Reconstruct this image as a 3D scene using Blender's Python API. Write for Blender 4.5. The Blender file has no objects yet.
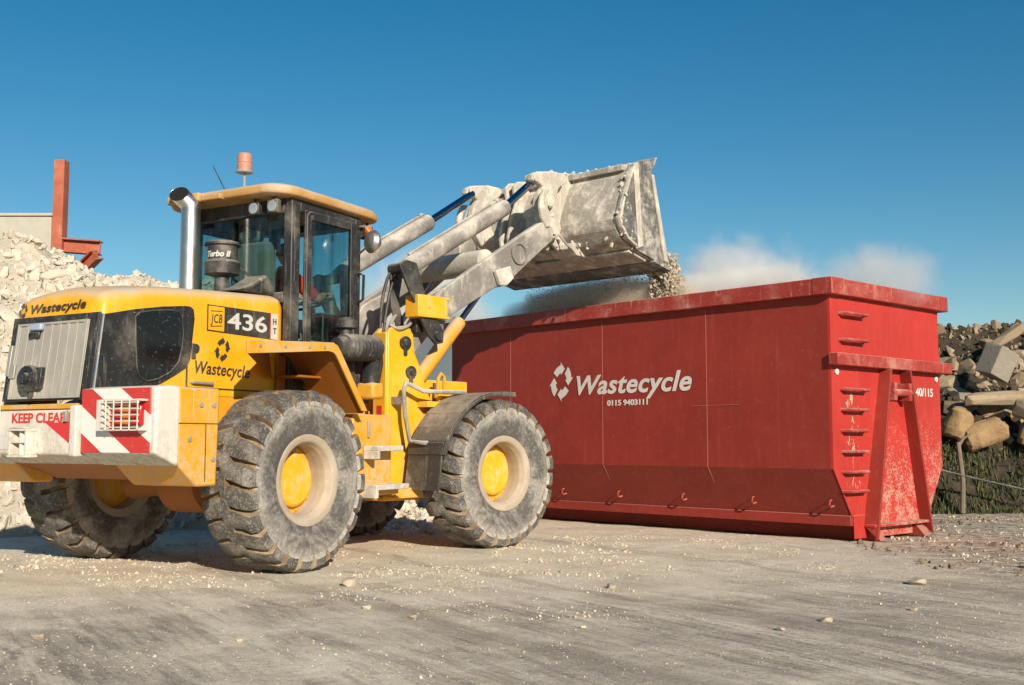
import bpy, bmesh, math, random
from mathutils import Vector, Matrix, noise
random.seed(7)
R = math.radians
sc = bpy.context.scene
COL = sc.collection

# ------------------------------------------------------------------ mesh builder
class MB:
    def __init__(s): s.v=[]; s.f=[]; s.m=[]; s.T=Matrix.Identity(4)
    def add(s, vs, fs, mi=0):
        o=len(s.v); s.v += [tuple(s.T @ Vector(v)) for v in vs]
        for f in fs: s.f.append([o+i for i in f]); s.m.append(mi)
    def box(s,x0,x1,y0,y1,z0,z1,mi=0):
        if x0>x1:x0,x1=x1,x0
        if y0>y1:y0,y1=y1,y0
        if z0>z1:z0,z1=z1,z0
        v=[(x,y,z) for x in (x0,x1) for y in (y0,y1) for z in (z0,z1)]
        s.add(v,[(0,1,3,2),(4,6,7,5),(0,4,5,1),(2,3,7,6),(0,2,6,4),(1,5,7,3)],mi)
    def prism(s,pts,ax,a,b,mi=0):
        def P(p,t): return (t,p[0],p[1]) if ax=='x' else ((p[0],t,p[1]) if ax=='y' else (p[0],p[1],t))
        n=len(pts); v=[P(p,a) for p in pts]+[P(p,b) for p in pts]
        f=[tuple(range(n))[::-1],tuple(range(n,2*n))]+[(i,(i+1)%n,n+(i+1)%n,n+i) for i in range(n)]
        s.add(v,f,mi)
    def strip(s,pts,ax,a,b,th,mi=0):
        """sheet following an open polyline of (u,v), extruded along ax, thickness th to its left"""
        L=[]
        for i,p in enumerate(pts):
            q0=Vector(pts[max(i-1,0)]); q1=Vector(pts[min(i+1,len(pts)-1)]); d=(q1-q0).normalized()
            L.append((p[0]-d.y*th,p[1]+d.x*th))
        n=len(pts)
        for i in range(n-1):
            s.prism([pts[i],pts[i+1],L[i+1],L[i]],ax,a,b,mi)
    def ring(s,c,d,r,n,ref=None):
        d=Vector(d).normalized(); ref=Vector(ref) if ref else (Vector((0,0,1)) if abs(d.z)<.9 else Vector((1,0,0)))
        a=d.cross(ref).normalized(); b=d.cross(a)
        return [tuple(Vector(c)+a*(r*math.cos(2*math.pi*i/n))+b*(r*math.sin(2*math.pi*i/n))) for i in range(n)]
    def tube(s,path,r,n=10,mi=0,cap=True):
        P=[Vector(p) for p in path]; k=len(P); rs=r if isinstance(r,(list,tuple)) else [r]*k
        v=[]; pa=None
        for i,p in enumerate(P):
            d=(P[min(i+1,k-1)]-P[max(i-1,0)])
            d.normalize()
            if pa is None:
                ref=Vector((0,0,1)) if abs(d.z)<.9 else Vector((1,0,0)); pa=d.cross(ref).normalized()
            else: pa=(pa-d*pa.dot(d)).normalized()
            b=d.cross(pa)
            v+=[tuple(p+pa*(rs[i]*math.cos(2*math.pi*j/n))+b*(rs[i]*math.sin(2*math.pi*j/n))) for j in range(n)]
        f=[(i*n+j,i*n+(j+1)%n,(i+1)*n+(j+1)%n,(i+1)*n+j) for i in range(k-1) for j in range(n)]
        if cap: f+=[tuple(range(n))[::-1],tuple(range((k-1)*n,k*n))]
        s.add(v,f,mi)
    def cyl(s,p0,p1,r0,r1=None,n=20,mi=0): s.tube([p0,p1],[r0,r0 if r1 is None else r1],n,mi)
    def lathe(s,prof,c,d,n=32,mi=0,cap0=True,cap1=True,rm=None):
        """prof = [(offset along d, radius)]"""
        c=Vector(c); d=Vector(d).normalized(); v=[]
        for (w,r) in prof: v+=s.ring(c+d*w,d,max(r,1e-4),n)
        k=len(prof)
        for i in range(k-1):
            mm=mi if rm is None else rm[i]
            s.add(v[i*n:(i+2)*n],[(j,(j+1)%n,n+(j+1)%n,n+j) for j in range(n)],mm)
        if cap0: s.add(v[:n],[tuple(range(n))[::-1]],mi if rm is None else rm[0])
        if cap1: s.add(v[-n:],[tuple(range(n))],mi if rm is None else rm[-1])
    def build(s,name,mats,parent=None,bevel=0,seg=2,smooth=40,loc=None,rz=0,weld=False):
        me=bpy.data.meshes.new(name); me.from_pydata(s.v,[],s.f)
        if not isinstance(mats,(list,tuple)): mats=[mats]
        for m in mats: me.materials.append(m)
        me.polygons.foreach_set('material_index',s.m)
        bm=bmesh.new(); bm.from_mesh(me)
        if weld: bmesh.ops.remove_doubles(bm,verts=bm.verts,dist=1e-4)
        bmesh.ops.recalc_face_normals(bm,faces=bm.faces)
        bm.to_mesh(me); bm.free()
        if smooth:
            me.polygons.foreach_set('use_smooth',[True]*len(me.polygons)); me.set_sharp_from_angle(angle=R(smooth))
        me.update()
        o=bpy.data.objects.new(name,me); COL.objects.link(o)
        if parent: o.parent=parent
        if loc: o.location=loc
        if rz: o.rotation_euler.z=rz
        if bevel:
            b=o.modifiers.new('bevel','BEVEL'); b.width=bevel; b.segments=seg; b.limit_method='ANGLE'; b.angle_limit=R(35); b.harden_normals=False
        return o
def empty(name,loc=(0,0,0),rz=0):
    o=bpy.data.objects.new(name,None); COL.objects.link(o); o.location=loc; o.rotation_euler.z=rz; o.empty_display_size=.2
    return o
def tag(o,label=None,cat=None,group=None,kind=None):
    if label:o['label']=label
    if cat:o['category']=cat
    if group:o['group']=group
    if kind:o['kind']=kind
    return o
def text(name,body,size,org,xd,up,mat,parent,bold=0.0,shear=0.0,xs=1.0,th=.0015,spacing=1.0,wrap=None,align='LEFT',fit=None):
    cu=bpy.data.curves.new(name,'FONT'); cu.body=body; cu.size=size; cu.offset=bold; cu.shear=shear; cu.extrude=th; cu.space_character=spacing; cu.align_x=align; cu.resolution_u=4
    t=bpy.data.objects.new(name,cu); COL.objects.link(t)
    bpy.context.view_layer.update()
    me=bpy.data.meshes.new_from_object(t.evaluated_get(bpy.context.evaluated_depsgraph_get()))
    bpy.data.objects.remove(t)
    xd=Vector(xd).normalized(); up=Vector(up).normalized(); nn=xd.cross(up); org=Vector(org)
    xv=[v.co.x for v in me.vertices]; x0,x1=min(xv),max(xv)
    k=xs
    if fit: k=fit/(x1-x0)
    for v in me.vertices:
        x=(v.co.x-x0)*k if align=='LEFT' else v.co.x*k
        if wrap: v.co=wrap(x,v.co.y,v.co.z)
        else: v.co=org+xd*x+up*v.co.y+nn*v.co.z
    me.materials.clear(); me.materials.append(mat); me.name=name
    o=bpy.data.objects.new(name,me); COL.objects.link(o)
    if parent:o.parent=parent
    return o

# ------------------------------------------------------------------ materials
class NT:
    def __init__(s,name):
        s.mat=bpy.data.materials.new(name); s.mat.use_nodes=True; s.t=s.mat.node_tree; s.t.nodes.clear()
        s.out=s.n('ShaderNodeOutputMaterial')
    def n(s,ty,**kw):
        x=s.t.nodes.new(ty)
        for k,v in kw.items():
            if k.startswith('i_'):
                key=k[2:]; key=int(key) if key.isdigit() else key.replace('_',' ')
                x.inputs[key].default_value=v
            else: setattr(x,k,v)
        return x
    def l(s,a,b): s.t.links.new(a,b)
    def coord(s,scale=(1,1,1),kind='Object',rot=(0,0,0)):
        c=s.n('ShaderNodeTexCoord'); r=s.n('ShaderNodeMapping'); r.inputs['Rotation'].default_value=rot; m=s.n('ShaderNodeMapping'); m.inputs['Scale'].default_value=scale
        s.l(c.outputs[kind],r.inputs['Vector']); s.l(r.outputs[0],m.inputs['Vector']); return m.outputs[0]
    def noise(s,vec,scale,detail=5,rough=.6,dist=0):
        x=s.n('ShaderNodeTexNoise'); x.inputs['Scale'].default_value=scale; x.inputs['Detail'].default_value=detail; x.inputs['Roughness'].default_value=rough; x.inputs['Distortion'].default_value=dist
        s.l(vec,x.inputs['Vector']); return x.outputs['Fac']
    def ramp(s,val,a,b,lo=0,hi=1):
        x=s.n('ShaderNodeMapRange'); x.interpolation_type='SMOOTHSTEP'
        for i,v in enumerate((a,b,lo,hi)): x.inputs[i+1].default_value=v
        s.l(val,x.inputs[0]); return x.outputs[0]
    def math(s,op,a,b=None,clamp=False):
        x=s.n('ShaderNodeMath',operation=op,use_clamp=clamp)
        for i,v in enumerate((a,b)):
            if v is None: continue
            if isinstance(v,(int,float)): x.inputs[i].default_value=v
            else: s.l(v,x.inputs[i])
        return x.outputs[0]
    def mix(s,fac,a,b):
        x=s.n('ShaderNodeMix',data_type='RGBA')
        if isinstance(fac,(int,float)): x.inputs[0].default_value=fac
        else: s.l(fac,x.inputs[0])
        for i,v in ((6,a),(7,b)):
            if isinstance(v,tuple): x.inputs[i].default_value=(*v,1) if len(v)==3 else v
            else: s.l(v,x.inputs[i])
        return x.outputs[2]
    def fin(s,col,rough=.6,bump=None,bs=.3,bd=.02,metal=0,spec=.5,coat=0):
        p=s.n('ShaderNodeBsdfPrincipled')
        if isinstance(col,tuple): p.inputs['Base Color'].default_value=(*col,1)
        else: s.l(col,p.inputs['Base Color'])
        if isinstance(rough,(int,float)): p.inputs['Roughness'].default_value=rough
        else: s.l(rough,p.inputs['Roughness'])
        p.inputs['Metallic'].default_value=metal; p.inputs['Specular IOR Level'].default_value=spec; p.inputs['Coat Weight'].default_value=coat
        if bump is not None:
            b=s.n('ShaderNodeBump'); b.inputs['Strength'].default_value=bs; b.inputs['Distance'].default_value=bd
            s.l(bump,b.inputs['Height']); s.l(b.outputs[0],p.inputs['Normal'])
        s.l(p.outputs[0],s.out.inputs['Surface']); return s.mat
DUST=(.46,.39,.30); PALE=(.56,.50,.42)
def dusty(name,col,amt=.35,up=.8,streak=.3,speck=.25,rough=.4,metal=0,dust=DUST,var=.12,scale=1.0,low=None,spec=.5,bump=.15):
    """paint, rubber or steel under settled dust: dust lies on upward faces, in patches, in runs and in specks"""
    t=NT(name); v=t.coord()
    n1=t.noise(v,2.2*scale,7,.65,.4); n2=t.noise(v,38*scale,3,.6); n3=t.noise(v,9*scale,6,.7)
    vs=t.coord((9*scale,9*scale,.7*scale)); ns=t.noise(vs,2.2,5,.65,.2)
    g=t.n('ShaderNodeNewGeometry'); sx=t.n('ShaderNodeSeparateXYZ'); t.l(g.outputs['Normal'],sx.inputs[0])
    u=t.math('MULTIPLY',t.ramp(sx.outputs[2],.25,.9),up)
    u=t.math('MULTIPLY',u,t.ramp(n3,.25,.6,.45,1))
    p=t.math('MULTIPLY',t.ramp(n1,.45,.75),amt)
    p=t.math('MULTIPLY',p,t.ramp(n3,.3,.65,.4,1))
    s=t.math('MULTIPLY',t.ramp(ns,.56,.74),streak)
    k=t.math('MULTIPLY',t.ramp(n2,.60,.72),speck)
    m=t.math('ADD',t.math('ADD',u,p),t.math('ADD',s,k),clamp=True)
    if low:   # mud thrown up from the ground: (z full, z none, strength)
        o=t.n('ShaderNodeTexCoord'); sp=t.n('ShaderNodeSeparateXYZ'); t.l(o.outputs['Object'],sp.inputs[0])
        lo=t.math('MULTIPLY',t.ramp(sp.outputs[2],low[0],low[1],1,0),t.ramp(t.noise(v,16*scale,7,.75),.44,.58))
        m=t.math('ADD',m,t.math('MULTIPLY',lo,low[2]),clamp=True)
    base=t.mix(t.ramp(n1,.3,.7,0,1),tuple(c*(1-var) for c in col),tuple(min(1,c*(1+var*.5)) for c in col))
    c=t.mix(m,base,dust)
    r=t.math('ADD',t.math('MULTIPLY',m,.9-rough),rough)
    return t.fin(c,r,n3,bump,.01,metal,spec)
def plain(name,col,rough=.5,metal=0,spec=.5): return NT(name).fin(col,rough,metal=metal,spec=spec)

M={}
YEL=(.80,.385,.006)
M['yellow']=dusty('yellow_paint',YEL,.30,.9,.42,.35,.38)
M['yellow_dusty']=dusty('dusty_yellow_paint',(.62,.31,.02),.75,.9,.45,.4,.5)
M['yellow_lower']=dusty('muddy_yellow_paint',(.70,.32,.010),.55,.8,.85,.5,.45,low=(.7,1.5,.5))
M['orange_under']=dusty('dirty_shaded_yellow_paint',(.34,.115,.010),.6,.8,.3,.3,.6,dust=(.20,.14,.085))  # yellow darkened for dirt inside and for shade on the undersides
M['roof']=dusty('dusty_roof_paint',(.46,.25,.07),.9,.9,.6,.6,.65)
M['black']=dusty('black_panel',(.018,.018,.018),.4,.5,.4,.55,.4,dust=(.30,.27,.22))
M['gloss_black']=dusty('dark_mesh_glass',(.008,.008,.009),.06,.2,.10,.22,.15,dust=(.35,.32,.28))
M['black_dusty']=dusty('dusty_black_frame',(.02,.02,.02),.55,.7,.45,.35,.5,dust=(.30,.27,.22))
M['fender']=dusty('muddy_black_mudguard',(.045,.042,.038),1.0,.9,.7,.5,.55,dust=(.30,.255,.20))
M['white']=dusty('white_paint',(.64,.61,.55),.6,.6,.7,.5,.5,dust=(.40,.345,.27),low=(.85,1.45,.55))
M['grille']=dusty('dusty_grey_panel',(.33,.315,.275),.7,.5,.6,.35,.6,dust=(.47,.42,.33))
M['boom']=dusty('dust_caked_steel',(.19,.178,.16),1.1,.8,.6,.5,.7,dust=(.54,.495,.425),bump=.5)
M['pale_steel']=dusty('pale_dust_caked_steel',(.42,.385,.325),1.2,.7,.7,.6,.8,dust=(.70,.645,.55),bump=1.0,scale=2.0)
M['bucket_out']=dusty('scraped_bucket_steel',(.31,.285,.24),1.3,.6,.9,.8,.7,dust=(.70,.645,.55),bump=1.0,scale=1.8)
M['bucket_side']=dusty('scraped_cheek_steel',(.10,.098,.092),.9,.5,.5,.8,.5,dust=(.60,.55,.48),bump=1.0,scale=2.6)
M['dark']=dusty('dark_steel',(.025,.024,.023),.45,.7,.3,.35,.5,dust=(.30,.27,.22))
M['rod']=NT('chromed_rod').fin((.34,.37,.44),.14,metal=1)
M['chrome']=dusty('brushed_stainless',(.60,.58,.55),.25,.2,.35,.15,.34,metal=1)
M['steel']=dusty('worn_steel',(.35,.33,.30),.5,.6,.3,.3,.5,metal=.3)
M['dark_mouth']=plain('dark_mouth',(.004,.004,.004),.9)
M['red_lamp']=plain('red_lens',(.45,.012,.012),.2); M['orange_lamp']=plain('orange_lens',(.6,.16,.02),.2)
M['beacon']=dusty('dusty_beacon_lens',(.50,.20,.13),.95,.6,.3,.3,.5,dust=(.50,.42,.36))
M['lens']=plain('lamp_glass',(.55,.55,.53),.1,.6)
M['red_paint']=plain('red_sticker',(.55,.03,.03),.5)
M['letter_grey']=dusty('faded_black_lettering',(.035,.033,.03),.5,.2,.3,.4,.6,dust=(.35,.28,.14))
M['letter_white']=dusty('white_lettering',(.62,.58,.54),.2,.2,.2,.2,.6,dust=(.50,.40,.36))
M['letter_silver']=dusty('silver_lettering',(.55,.53,.50),.4,.2,.3,.5,.5,dust=(.34,.31,.26))
M['decal']=dusty('dark_decal',(.03,.028,.024),.55,.2,.4,.45,.5,dust=(.26,.22,.15))
M['seat']=dusty('seat_cloth',(.16,.18,.16),.2,.4,.1,.1,.9)
M['shirt']=plain('red_orange_workshirt',(.62,.05,.03),.9); M['skin']=plain('skin',(.48,.26,.17),.5); M['hair']=plain('dark_hair',(.03,.02,.015),.8); M['trouser']=plain('navy_trousers',(.02,.03,.06),.9)
M['grey_cap']=plain('blue_grey_latch',(.30,.36,.46),.5)
M['hub']=dusty('yellow_hub_paint',YEL,1.1,.6,.6,.9,.5,dust=(.52,.42,.27),scale=2.2)
M['rim']=dusty('dust_caked_rim',(.38,.31,.225),.9,.6,.4,.4,.7,dust=(.48,.43,.36))

def tyre_mats():
    t=NT('tyre_lug'); v=t.coord(); a=t.noise(v,5,6,.7); b=t.noise(v,55,3,.7); c=t.noise(v,16,5,.7)
    m=t.math('ADD',t.math('MULTIPLY',t.ramp(a,.42,.68),.55),t.math('MULTIPLY',t.ramp(b,.50,.66),.55),clamp=True)
    m=t.math('ADD',m,.11,clamp=True)
    lug=t.fin(t.mix(m,(.032,.031,.030),(.30,.275,.235)),.85,c,.6,.012)
    t=NT('tyre_groove'); v=t.coord(); a=t.noise(v,9,6,.7)
    gr=t.fin(t.mix(t.ramp(a,.35,.7),(.16,.105,.055),(.33,.26,.175)),.95,a,.6,.015)
    t=NT('tyre_sidewall'); v=t.coord(); a=t.noise(v,3,7,.7,.6); b=t.noise(v,30,4,.7)
    tc=t.n('ShaderNodeTexCoord'); sx=t.n('ShaderNodeSeparateXYZ'); t.l(tc.outputs['Object'],sx.inputs[0])
    rr=t.math('SQRT',t.math('ADD',t.math('MULTIPLY',sx.outputs[0],sx.outputs[0]),t.math('MULTIPLY',sx.outputs[2],sx.outputs[2])))
    m=t.math('ADD',t.math('MULTIPLY',t.ramp(a,.40,.66),.6),t.math('MULTIPLY',t.ramp(b,.45,.65),.3),clamp=True)
    m=t.math('ADD',m,t.ramp(rr,.52,.69,-.10,.55),clamp=True)
    sd=t.fin(t.mix(m,(.085,.08,.073),(.40,.375,.33)),.9,t.noise(v,22,6,.75),.5,.012)
    return [gr,lug,sd]
TY=tyre_mats()

# red container paint
def cont_mat(name,lowdust,base=(.222,.025,.016)):
    t=NT(name); v=t.coord(); n1=t.noise(v,1.3,7,.65,.5); n2=t.noise(v,30,4,.7); n3=t.noise(v,7,6,.75)
    vs=t.coord((5,5,.35)); ns=t.noise(vs,2.5,6,.65,.3)
    g=t.n('ShaderNodeNewGeometry'); sx=t.n('ShaderNodeSeparateXYZ'); t.l(g.outputs['Normal'],sx.inputs[0])
    col=t.mix(t.ramp(n1,.3,.7),base,tuple(c*1.22 for c in base))
    col=t.mix(t.math('MULTIPLY',t.ramp(n3,.5,.72),.22),col,(.33,.10,.08))
    col=t.mix(t.math('MULTIPLY',t.ramp(ns,.52,.74),.25),col,(.36,.09,.075))
    col=t.mix(t.math('MULTIPLY',t.ramp(ns,.32,.2),.25),col,(.45,.02,.015))
    sc_=t.ramp(n2,.64,.72)
    m=t.math('ADD',t.math('MULTIPLY',sc_,.3),t.math('MULTIPLY',t.ramp(sx.outputs[2],.3,.9),.65),clamp=True)
    if lowdust:
        o=t.n('ShaderNodeTexCoord'); sp=t.n('ShaderNodeSeparateXYZ'); t.l(o.outputs['Object'],sp.inputs[0])
        zf=t.ramp(sp.outputs[2],.25,2.3,1,.0); yf=t.ramp(sp.outputs[1],-.4,-1.1,.08,1)
        thr=t.math('SUBTRACT',.65,t.math('MULTIPLY',t.math('MULTIPLY',zf,yf),t.ramp(n3,.35,.65,.10,.22)))
        d=t.math('SUBTRACT',t.noise(v,42,9,.85),thr)
        m=t.math('ADD',m,t.math('MULTIPLY',t.ramp(d,-.005,.05),.68),clamp=True)
        dv=t.noise(t.coord((1,16,6)),1.0,5,.6,.8)   # pale drips between the rungs
        win=t.math('MULTIPLY',t.math('MULTIPLY',t.ramp(sp.outputs[1],-.24,-.30),t.ramp(sp.outputs[1],-.56,-.50)),t.math('MULTIPLY',t.ramp(sp.outputs[2],.55,.65),t.ramp(sp.outputs[2],1.72,1.6)))
        drip=t.math('MULTIPLY',t.ramp(dv,.57,.61),win)
        m=t.math('ADD',m,drip,clamp=True)
    col=t.mix(m,col,(.46,.34,.26))
    return t.fin(col,t.math('ADD',t.math('MULTIPLY',m,.3),.58),n3,.12,.01,spec=.35)
M['red']=cont_mat('red_container_paint',False); M['red_end']=cont_mat('sunlit_splashed_red_paint',True,(.36,.027,.019))  # end red is brighter than the side: sunlight painted into the base colour
M['red_dusty']=dusty('dusty_red_rail',(.31,.033,.021),.6,.6,.6,.5,.55,dust=(.52,.33,.28))
M['seam']=plain('seam_paint',(.42,.13,.10),.6)
M['red_steel']=dusty('red_primer_steel',(.36,.085,.038),.35,.3,.4,.25,.6,dust=(.5,.3,.22))

def stripe_mat():
    t=NT('red_white_chevron'); tc=t.n('ShaderNodeTexCoord'); sx=t.n('ShaderNodeSeparateXYZ'); t.l(tc.outputs['Object'],sx.inputs[0])
    # f = (z-1.0) + .64*(-.52 - y)
    f=t.math('SUBTRACT',t.math('SUBTRACT',sx.outputs[2],1.0),t.math('MULTIPLY',t.math('ADD',sx.outputs[1],.52),.64))
    f=t.math('ADD',f,4.04); q=t.math('FRACT',t.math('DIVIDE',f,.4))
    red=t.math('LESS_THAN',q,.5)
    v=t.coord(); n=t.noise(v,14,6,.7); k=t.ramp(n,.6,.72,0,.5)
    c=t.mix(red,(.70,.68,.63),(.50,.035,.03)); c=t.mix(k,c,(.66,.60,.52))
    return t.fin(c,.45,n,.1,.01)
M['stripe']=stripe_mat()

def glass_mat(name,tint,refl=1.0,dust=.0):
    t=NT(name); tr=t.n('ShaderNodeBsdfTransparent'); tr.inputs[0].default_value=(*tint,1)
    gl=t.n('ShaderNodeBsdfGlossy'); gl.inputs['Roughness'].default_value=.02
    lw=t.n('ShaderNodeLayerWeight'); fo=t.math('ADD',t.math('MULTIPLY',t.math('POWER',lw.outputs['Facing'],5),.9),.045)
    mx=t.n('ShaderNodeMixShader'); t.l(t.math('MULTIPLY',fo,refl),mx.inputs[0]); t.l(tr.outputs[0],mx.inputs[1]); t.l(gl.outputs[0],mx.inputs[2])
    df=t.n('ShaderNodeBsdfDiffuse'); df.inputs[0].default_value=(.5,.46,.4,1)
    v=t.coord((6,6,.8)); d=t.math('MULTIPLY',t.ramp(t.noise(v,3,6,.7),.45,.75),dust)
    m2=t.n('ShaderNodeMixShader'); t.l(d,m2.inputs[0]); t.l(mx.outputs[0],m2.inputs[1]); t.l(df.outputs[0],m2.inputs[2])
    t.l(m2.outputs[0],t.out.inputs[0]); return t.mat
M['glass']=glass_mat('tinted_cab_glass',(.68,.80,.80),1,.05)

def ground_mat():
    """yard of worn concrete and earth under drifts of pale limestone dust"""
    t=NT('dusty_yard_ground'); v=t.coord(); N=t.noise; X=t.mix; ml=lambda a,b:t.math('MULTIPLY',a,b); ad=lambda a,b:t.math('ADD',a,b)
    sx=t.n('ShaderNodeSeparateXYZ'); t.l(v,sx.inputs[0])
    big=N(v,.32,5,.55,.6); mid=N(v,1.7,7,.65,.5); med=N(v,6,7,.7,.3); c=N(v,26,6,.75); fine=N(v,95,5,.8)
    st=N(t.coord((.30,2.0,1),rot=(0,0,R(55))),1.5,8,.70,.5)      # wheel-swept streaks
    st2=N(t.coord((.8,7.5,1),rot=(0,0,R(60))),1.8,8,.76,.3)
    # drifts of dust lie along the heap and the working lane, thinner on the swept concrete nearest the gate
    lane=t.ramp(ad(sx.outputs[1],ml(sx.outputs[0],-.22)),6.2,11.0,-.015,.13)
    d=ad(ad(ml(big,.45),ml(mid,.25)),ad(ml(st,.38),ml(st2,.12))); d=ad(d,lane)
    cover=t.ramp(d,.50,.71)
    bare=X(t.ramp(st2,.38,.62),(.27,.24,.20),(.56,.49,.39)); bare=X(t.ramp(med,.45,.7,0,.55),bare,(.33,.26,.18))
    dust=X(t.ramp(mid,.35,.65),(.72,.62,.47),(.86,.77,.61)); dust=X(t.ramp(med,.52,.72,0,.5),dust,(.60,.50,.37))
    col=X(cover,bare,dust)
    col=X(t.ramp(c,.56,.66,0,.65),col,(.78,.69,.54)); col=X(t.ramp(c,.43,.32,0,.6),col,(.18,.148,.11))
    col=X(t.ramp(fine,.54,.64,0,.7),col,(.78,.70,.57)); col=X(t.ramp(fine,.46,.36,0,.7),col,(.13,.108,.085))
    # darker, damp earth at the right by the bank
    er=ml(t.ramp(ad(sx.outputs[0],ml(mid,1.5)),3.6,5.4),t.ramp(ad(ml(med,.6),ml(c,.4)),.42,.58,.12,.9)); col=X(er,col,(.20,.15,.10))
    # pale wheel tracks running from the lane towards the lower right
    pr=t.n('ShaderNodeVectorMath',operation='DOT_PRODUCT'); pr.inputs[1].default_value=(.82,.57,0); t.l(v,pr.inputs[0]); nn=ad(pr.outputs['Value'],ml(t.math('SUBTRACT',big,.5),.9))
    for c0_,wd_ in ((4.87,.16),(4.42,.10),(6.9,.20),(2.5,.22),(1.2,.14)):
        k=t.math('ABSOLUTE',t.math('SUBTRACT',nn,c0_)); k=ml(t.ramp(k,wd_,wd_*.3),t.ramp(ad(ml(st2,.6),ml(c,.4)),.40,.62,0,.85)); col=X(k,col,(.82,.73,.58))
    for c0_,wd_ in ((5.25,.14),(3.6,.2),(7.5,.2)):
        k=t.math('ABSOLUTE',t.math('SUBTRACT',nn,c0_)); k=ml(t.ramp(k,wd_,wd_*.3),t.ramp(st2,.40,.62,0,.6)); col=X(k,col,(.22,.19,.155))
    h=ad(ad(ml(med,.55),ml(c,.5)),ad(ml(fine,.22),ml(mid,.4)))
    return t.fin(col,.95,h,.55,.08,spec=.15)
M['ground']=ground_mat()
def rock_mat(name,c1,c2,c3,bs=.5):
    t=NT(name); v=t.coord(); o=t.n('ShaderNodeObjectInfo'); g=t.n('ShaderNodeNewGeometry')
    n=t.noise(v,3.5,8,.7,.4); n2=t.noise(v,16,7,.75)
    col=t.mix(t.ramp(g.outputs['Random Per Island'],0,1),c1,c2)
    col=t.mix(t.ramp(n,.42,.68,0,.7),col,c3)
    col=t.mix(t.ramp(n2,.55,.72,0,.45),col,tuple(x*.55 for x in c2))
    return t.fin(col,.92,n2,bs,.03,spec=.2)
M['rubble']=rock_mat('pale_concrete_rubble',(.58,.53,.44),(.48,.42,.33),(.64,.59,.50))
M['gravel']=rock_mat('pale_gravel',(.60,.53,.41),(.36,.30,.22),(.66,.59,.47))
M['fines']=rock_mat('pale_rubble_fines',(.47,.42,.335),(.47,.42,.335),(.58,.525,.43),1.0)
M['rubble_r']=rock_mat('dirty_rubble',(.36,.28,.185),(.19,.145,.095),(.27,.21,.14))
M['soil']=rock_mat('dark_soil',(.045,.036,.025),(.045,.036,.025),(.085,.068,.045),.9)
M['clod']=rock_mat('brown_earth_clods',(.22,.165,.11),(.13,.095,.06),(.28,.22,.15))
M['block_grey']=rock_mat('grey_concrete_block',(.235,.205,.16),(.25,.225,.18),(.31,.275,.215))
M['block_tan']=rock_mat('tan_stone_block',(.40,.27,.135),(.36,.24,.115),(.24,.165,.095),1.0)
M['debris']=rock_mat('falling_rubble',(.46,.40,.30),(.30,.25,.18),(.52,.46,.36))
M['wall']=rock_mat('weathered_concrete_wall',(.42,.40,.34),(.42,.40,.34),(.36,.345,.30),.15)
def grass_mat():
    t=NT('dry_and_green_weeds'); g=t.n('ShaderNodeNewGeometry'); cr=t.n('ShaderNodeValToRGB'); e=cr.color_ramp
    e.elements[0].color=(.018,.028,.008,1); e.elements[1].color=(.11,.082,.045,1)
    x=e.elements.new(.45); x.color=(.055,.085,.02,1); x=e.elements.new(.6); x.color=(.10,.09,.04,1)
    t.l(g.outputs['Random Per Island'],cr.inputs[0]); return t.fin(cr.outputs[0],.8)
M['weeds']=grass_mat()
M['post']=rock_mat('weathered_timber',(.17,.135,.095),(.17,.135,.095),(.24,.20,.15))

# ------------------------------------------------------------------ camera, sun, sky
cam=bpy.data.cameras.new('camera'); co=bpy.data.objects.new('camera',cam); COL.objects.link(co); sc.camera=co
F=1123.; PITCH=math.atan((442-342.5)/F)
co.location=(0,0,1.08); co.rotation_euler=(R(90)+PITCH,0,0)
cam.sensor_fit='HORIZONTAL'; cam.sensor_width=36; cam.lens=36*F/1024; cam.clip_end=3000; cam.clip_start=.05
SUN_B,SUN_E=160.,21.
sd=Vector((math.sin(R(SUN_B))*math.cos(R(SUN_E)),math.cos(R(SUN_B))*math.cos(R(SUN_E)),math.sin(R(SUN_E))))
sun=bpy.data.lights.new('sun','SUN'); sun.energy=5.0; sun.angle=R(.5); sun.color=(1,.88,.72)
so=bpy.data.objects.new('sun',sun); COL.objects.link(so); so.rotation_euler=(-sd).to_track_quat('-Z','Y').to_euler(); so.location=(6,-8,9)
w=bpy.data.worlds.new('World'); sc.world=w; w.use_nodes=True; nt=w.node_tree
bg=nt.nodes['Background']; sky=nt.nodes.new('ShaderNodeTexSky'); sky.sky_type='NISHITA'; sky.sun_disc=False
sky.sun_elevation=R(SUN_E); sky.sun_rotation=R(SUN_B); sky.air_density=1.0; sky.dust_density=.1; sky.ozone_density=1.6; sky.altitude=200
hs=nt.nodes.new('ShaderNodeHueSaturation'); hs.inputs['Hue'].default_value=.491; hs.inputs['Saturation'].default_value=1.48; hs.inputs['Value'].default_value=.90
nt.links.new(sky.outputs[0],hs.inputs['Color']); nt.links.new(hs.outputs[0],bg.inputs[0]); bg.inputs[1].default_value=.074
sc.view_settings.view_transform='Standard'; sc.view_settings.look='None'; sc.view_settings.exposure=0.40; sc.view_settings.gamma=1
sc.cycles.volume_bounces=6; sc.cycles.transparent_max_bounces=16; sc.cycles.volume_step_rate=1.0

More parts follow.
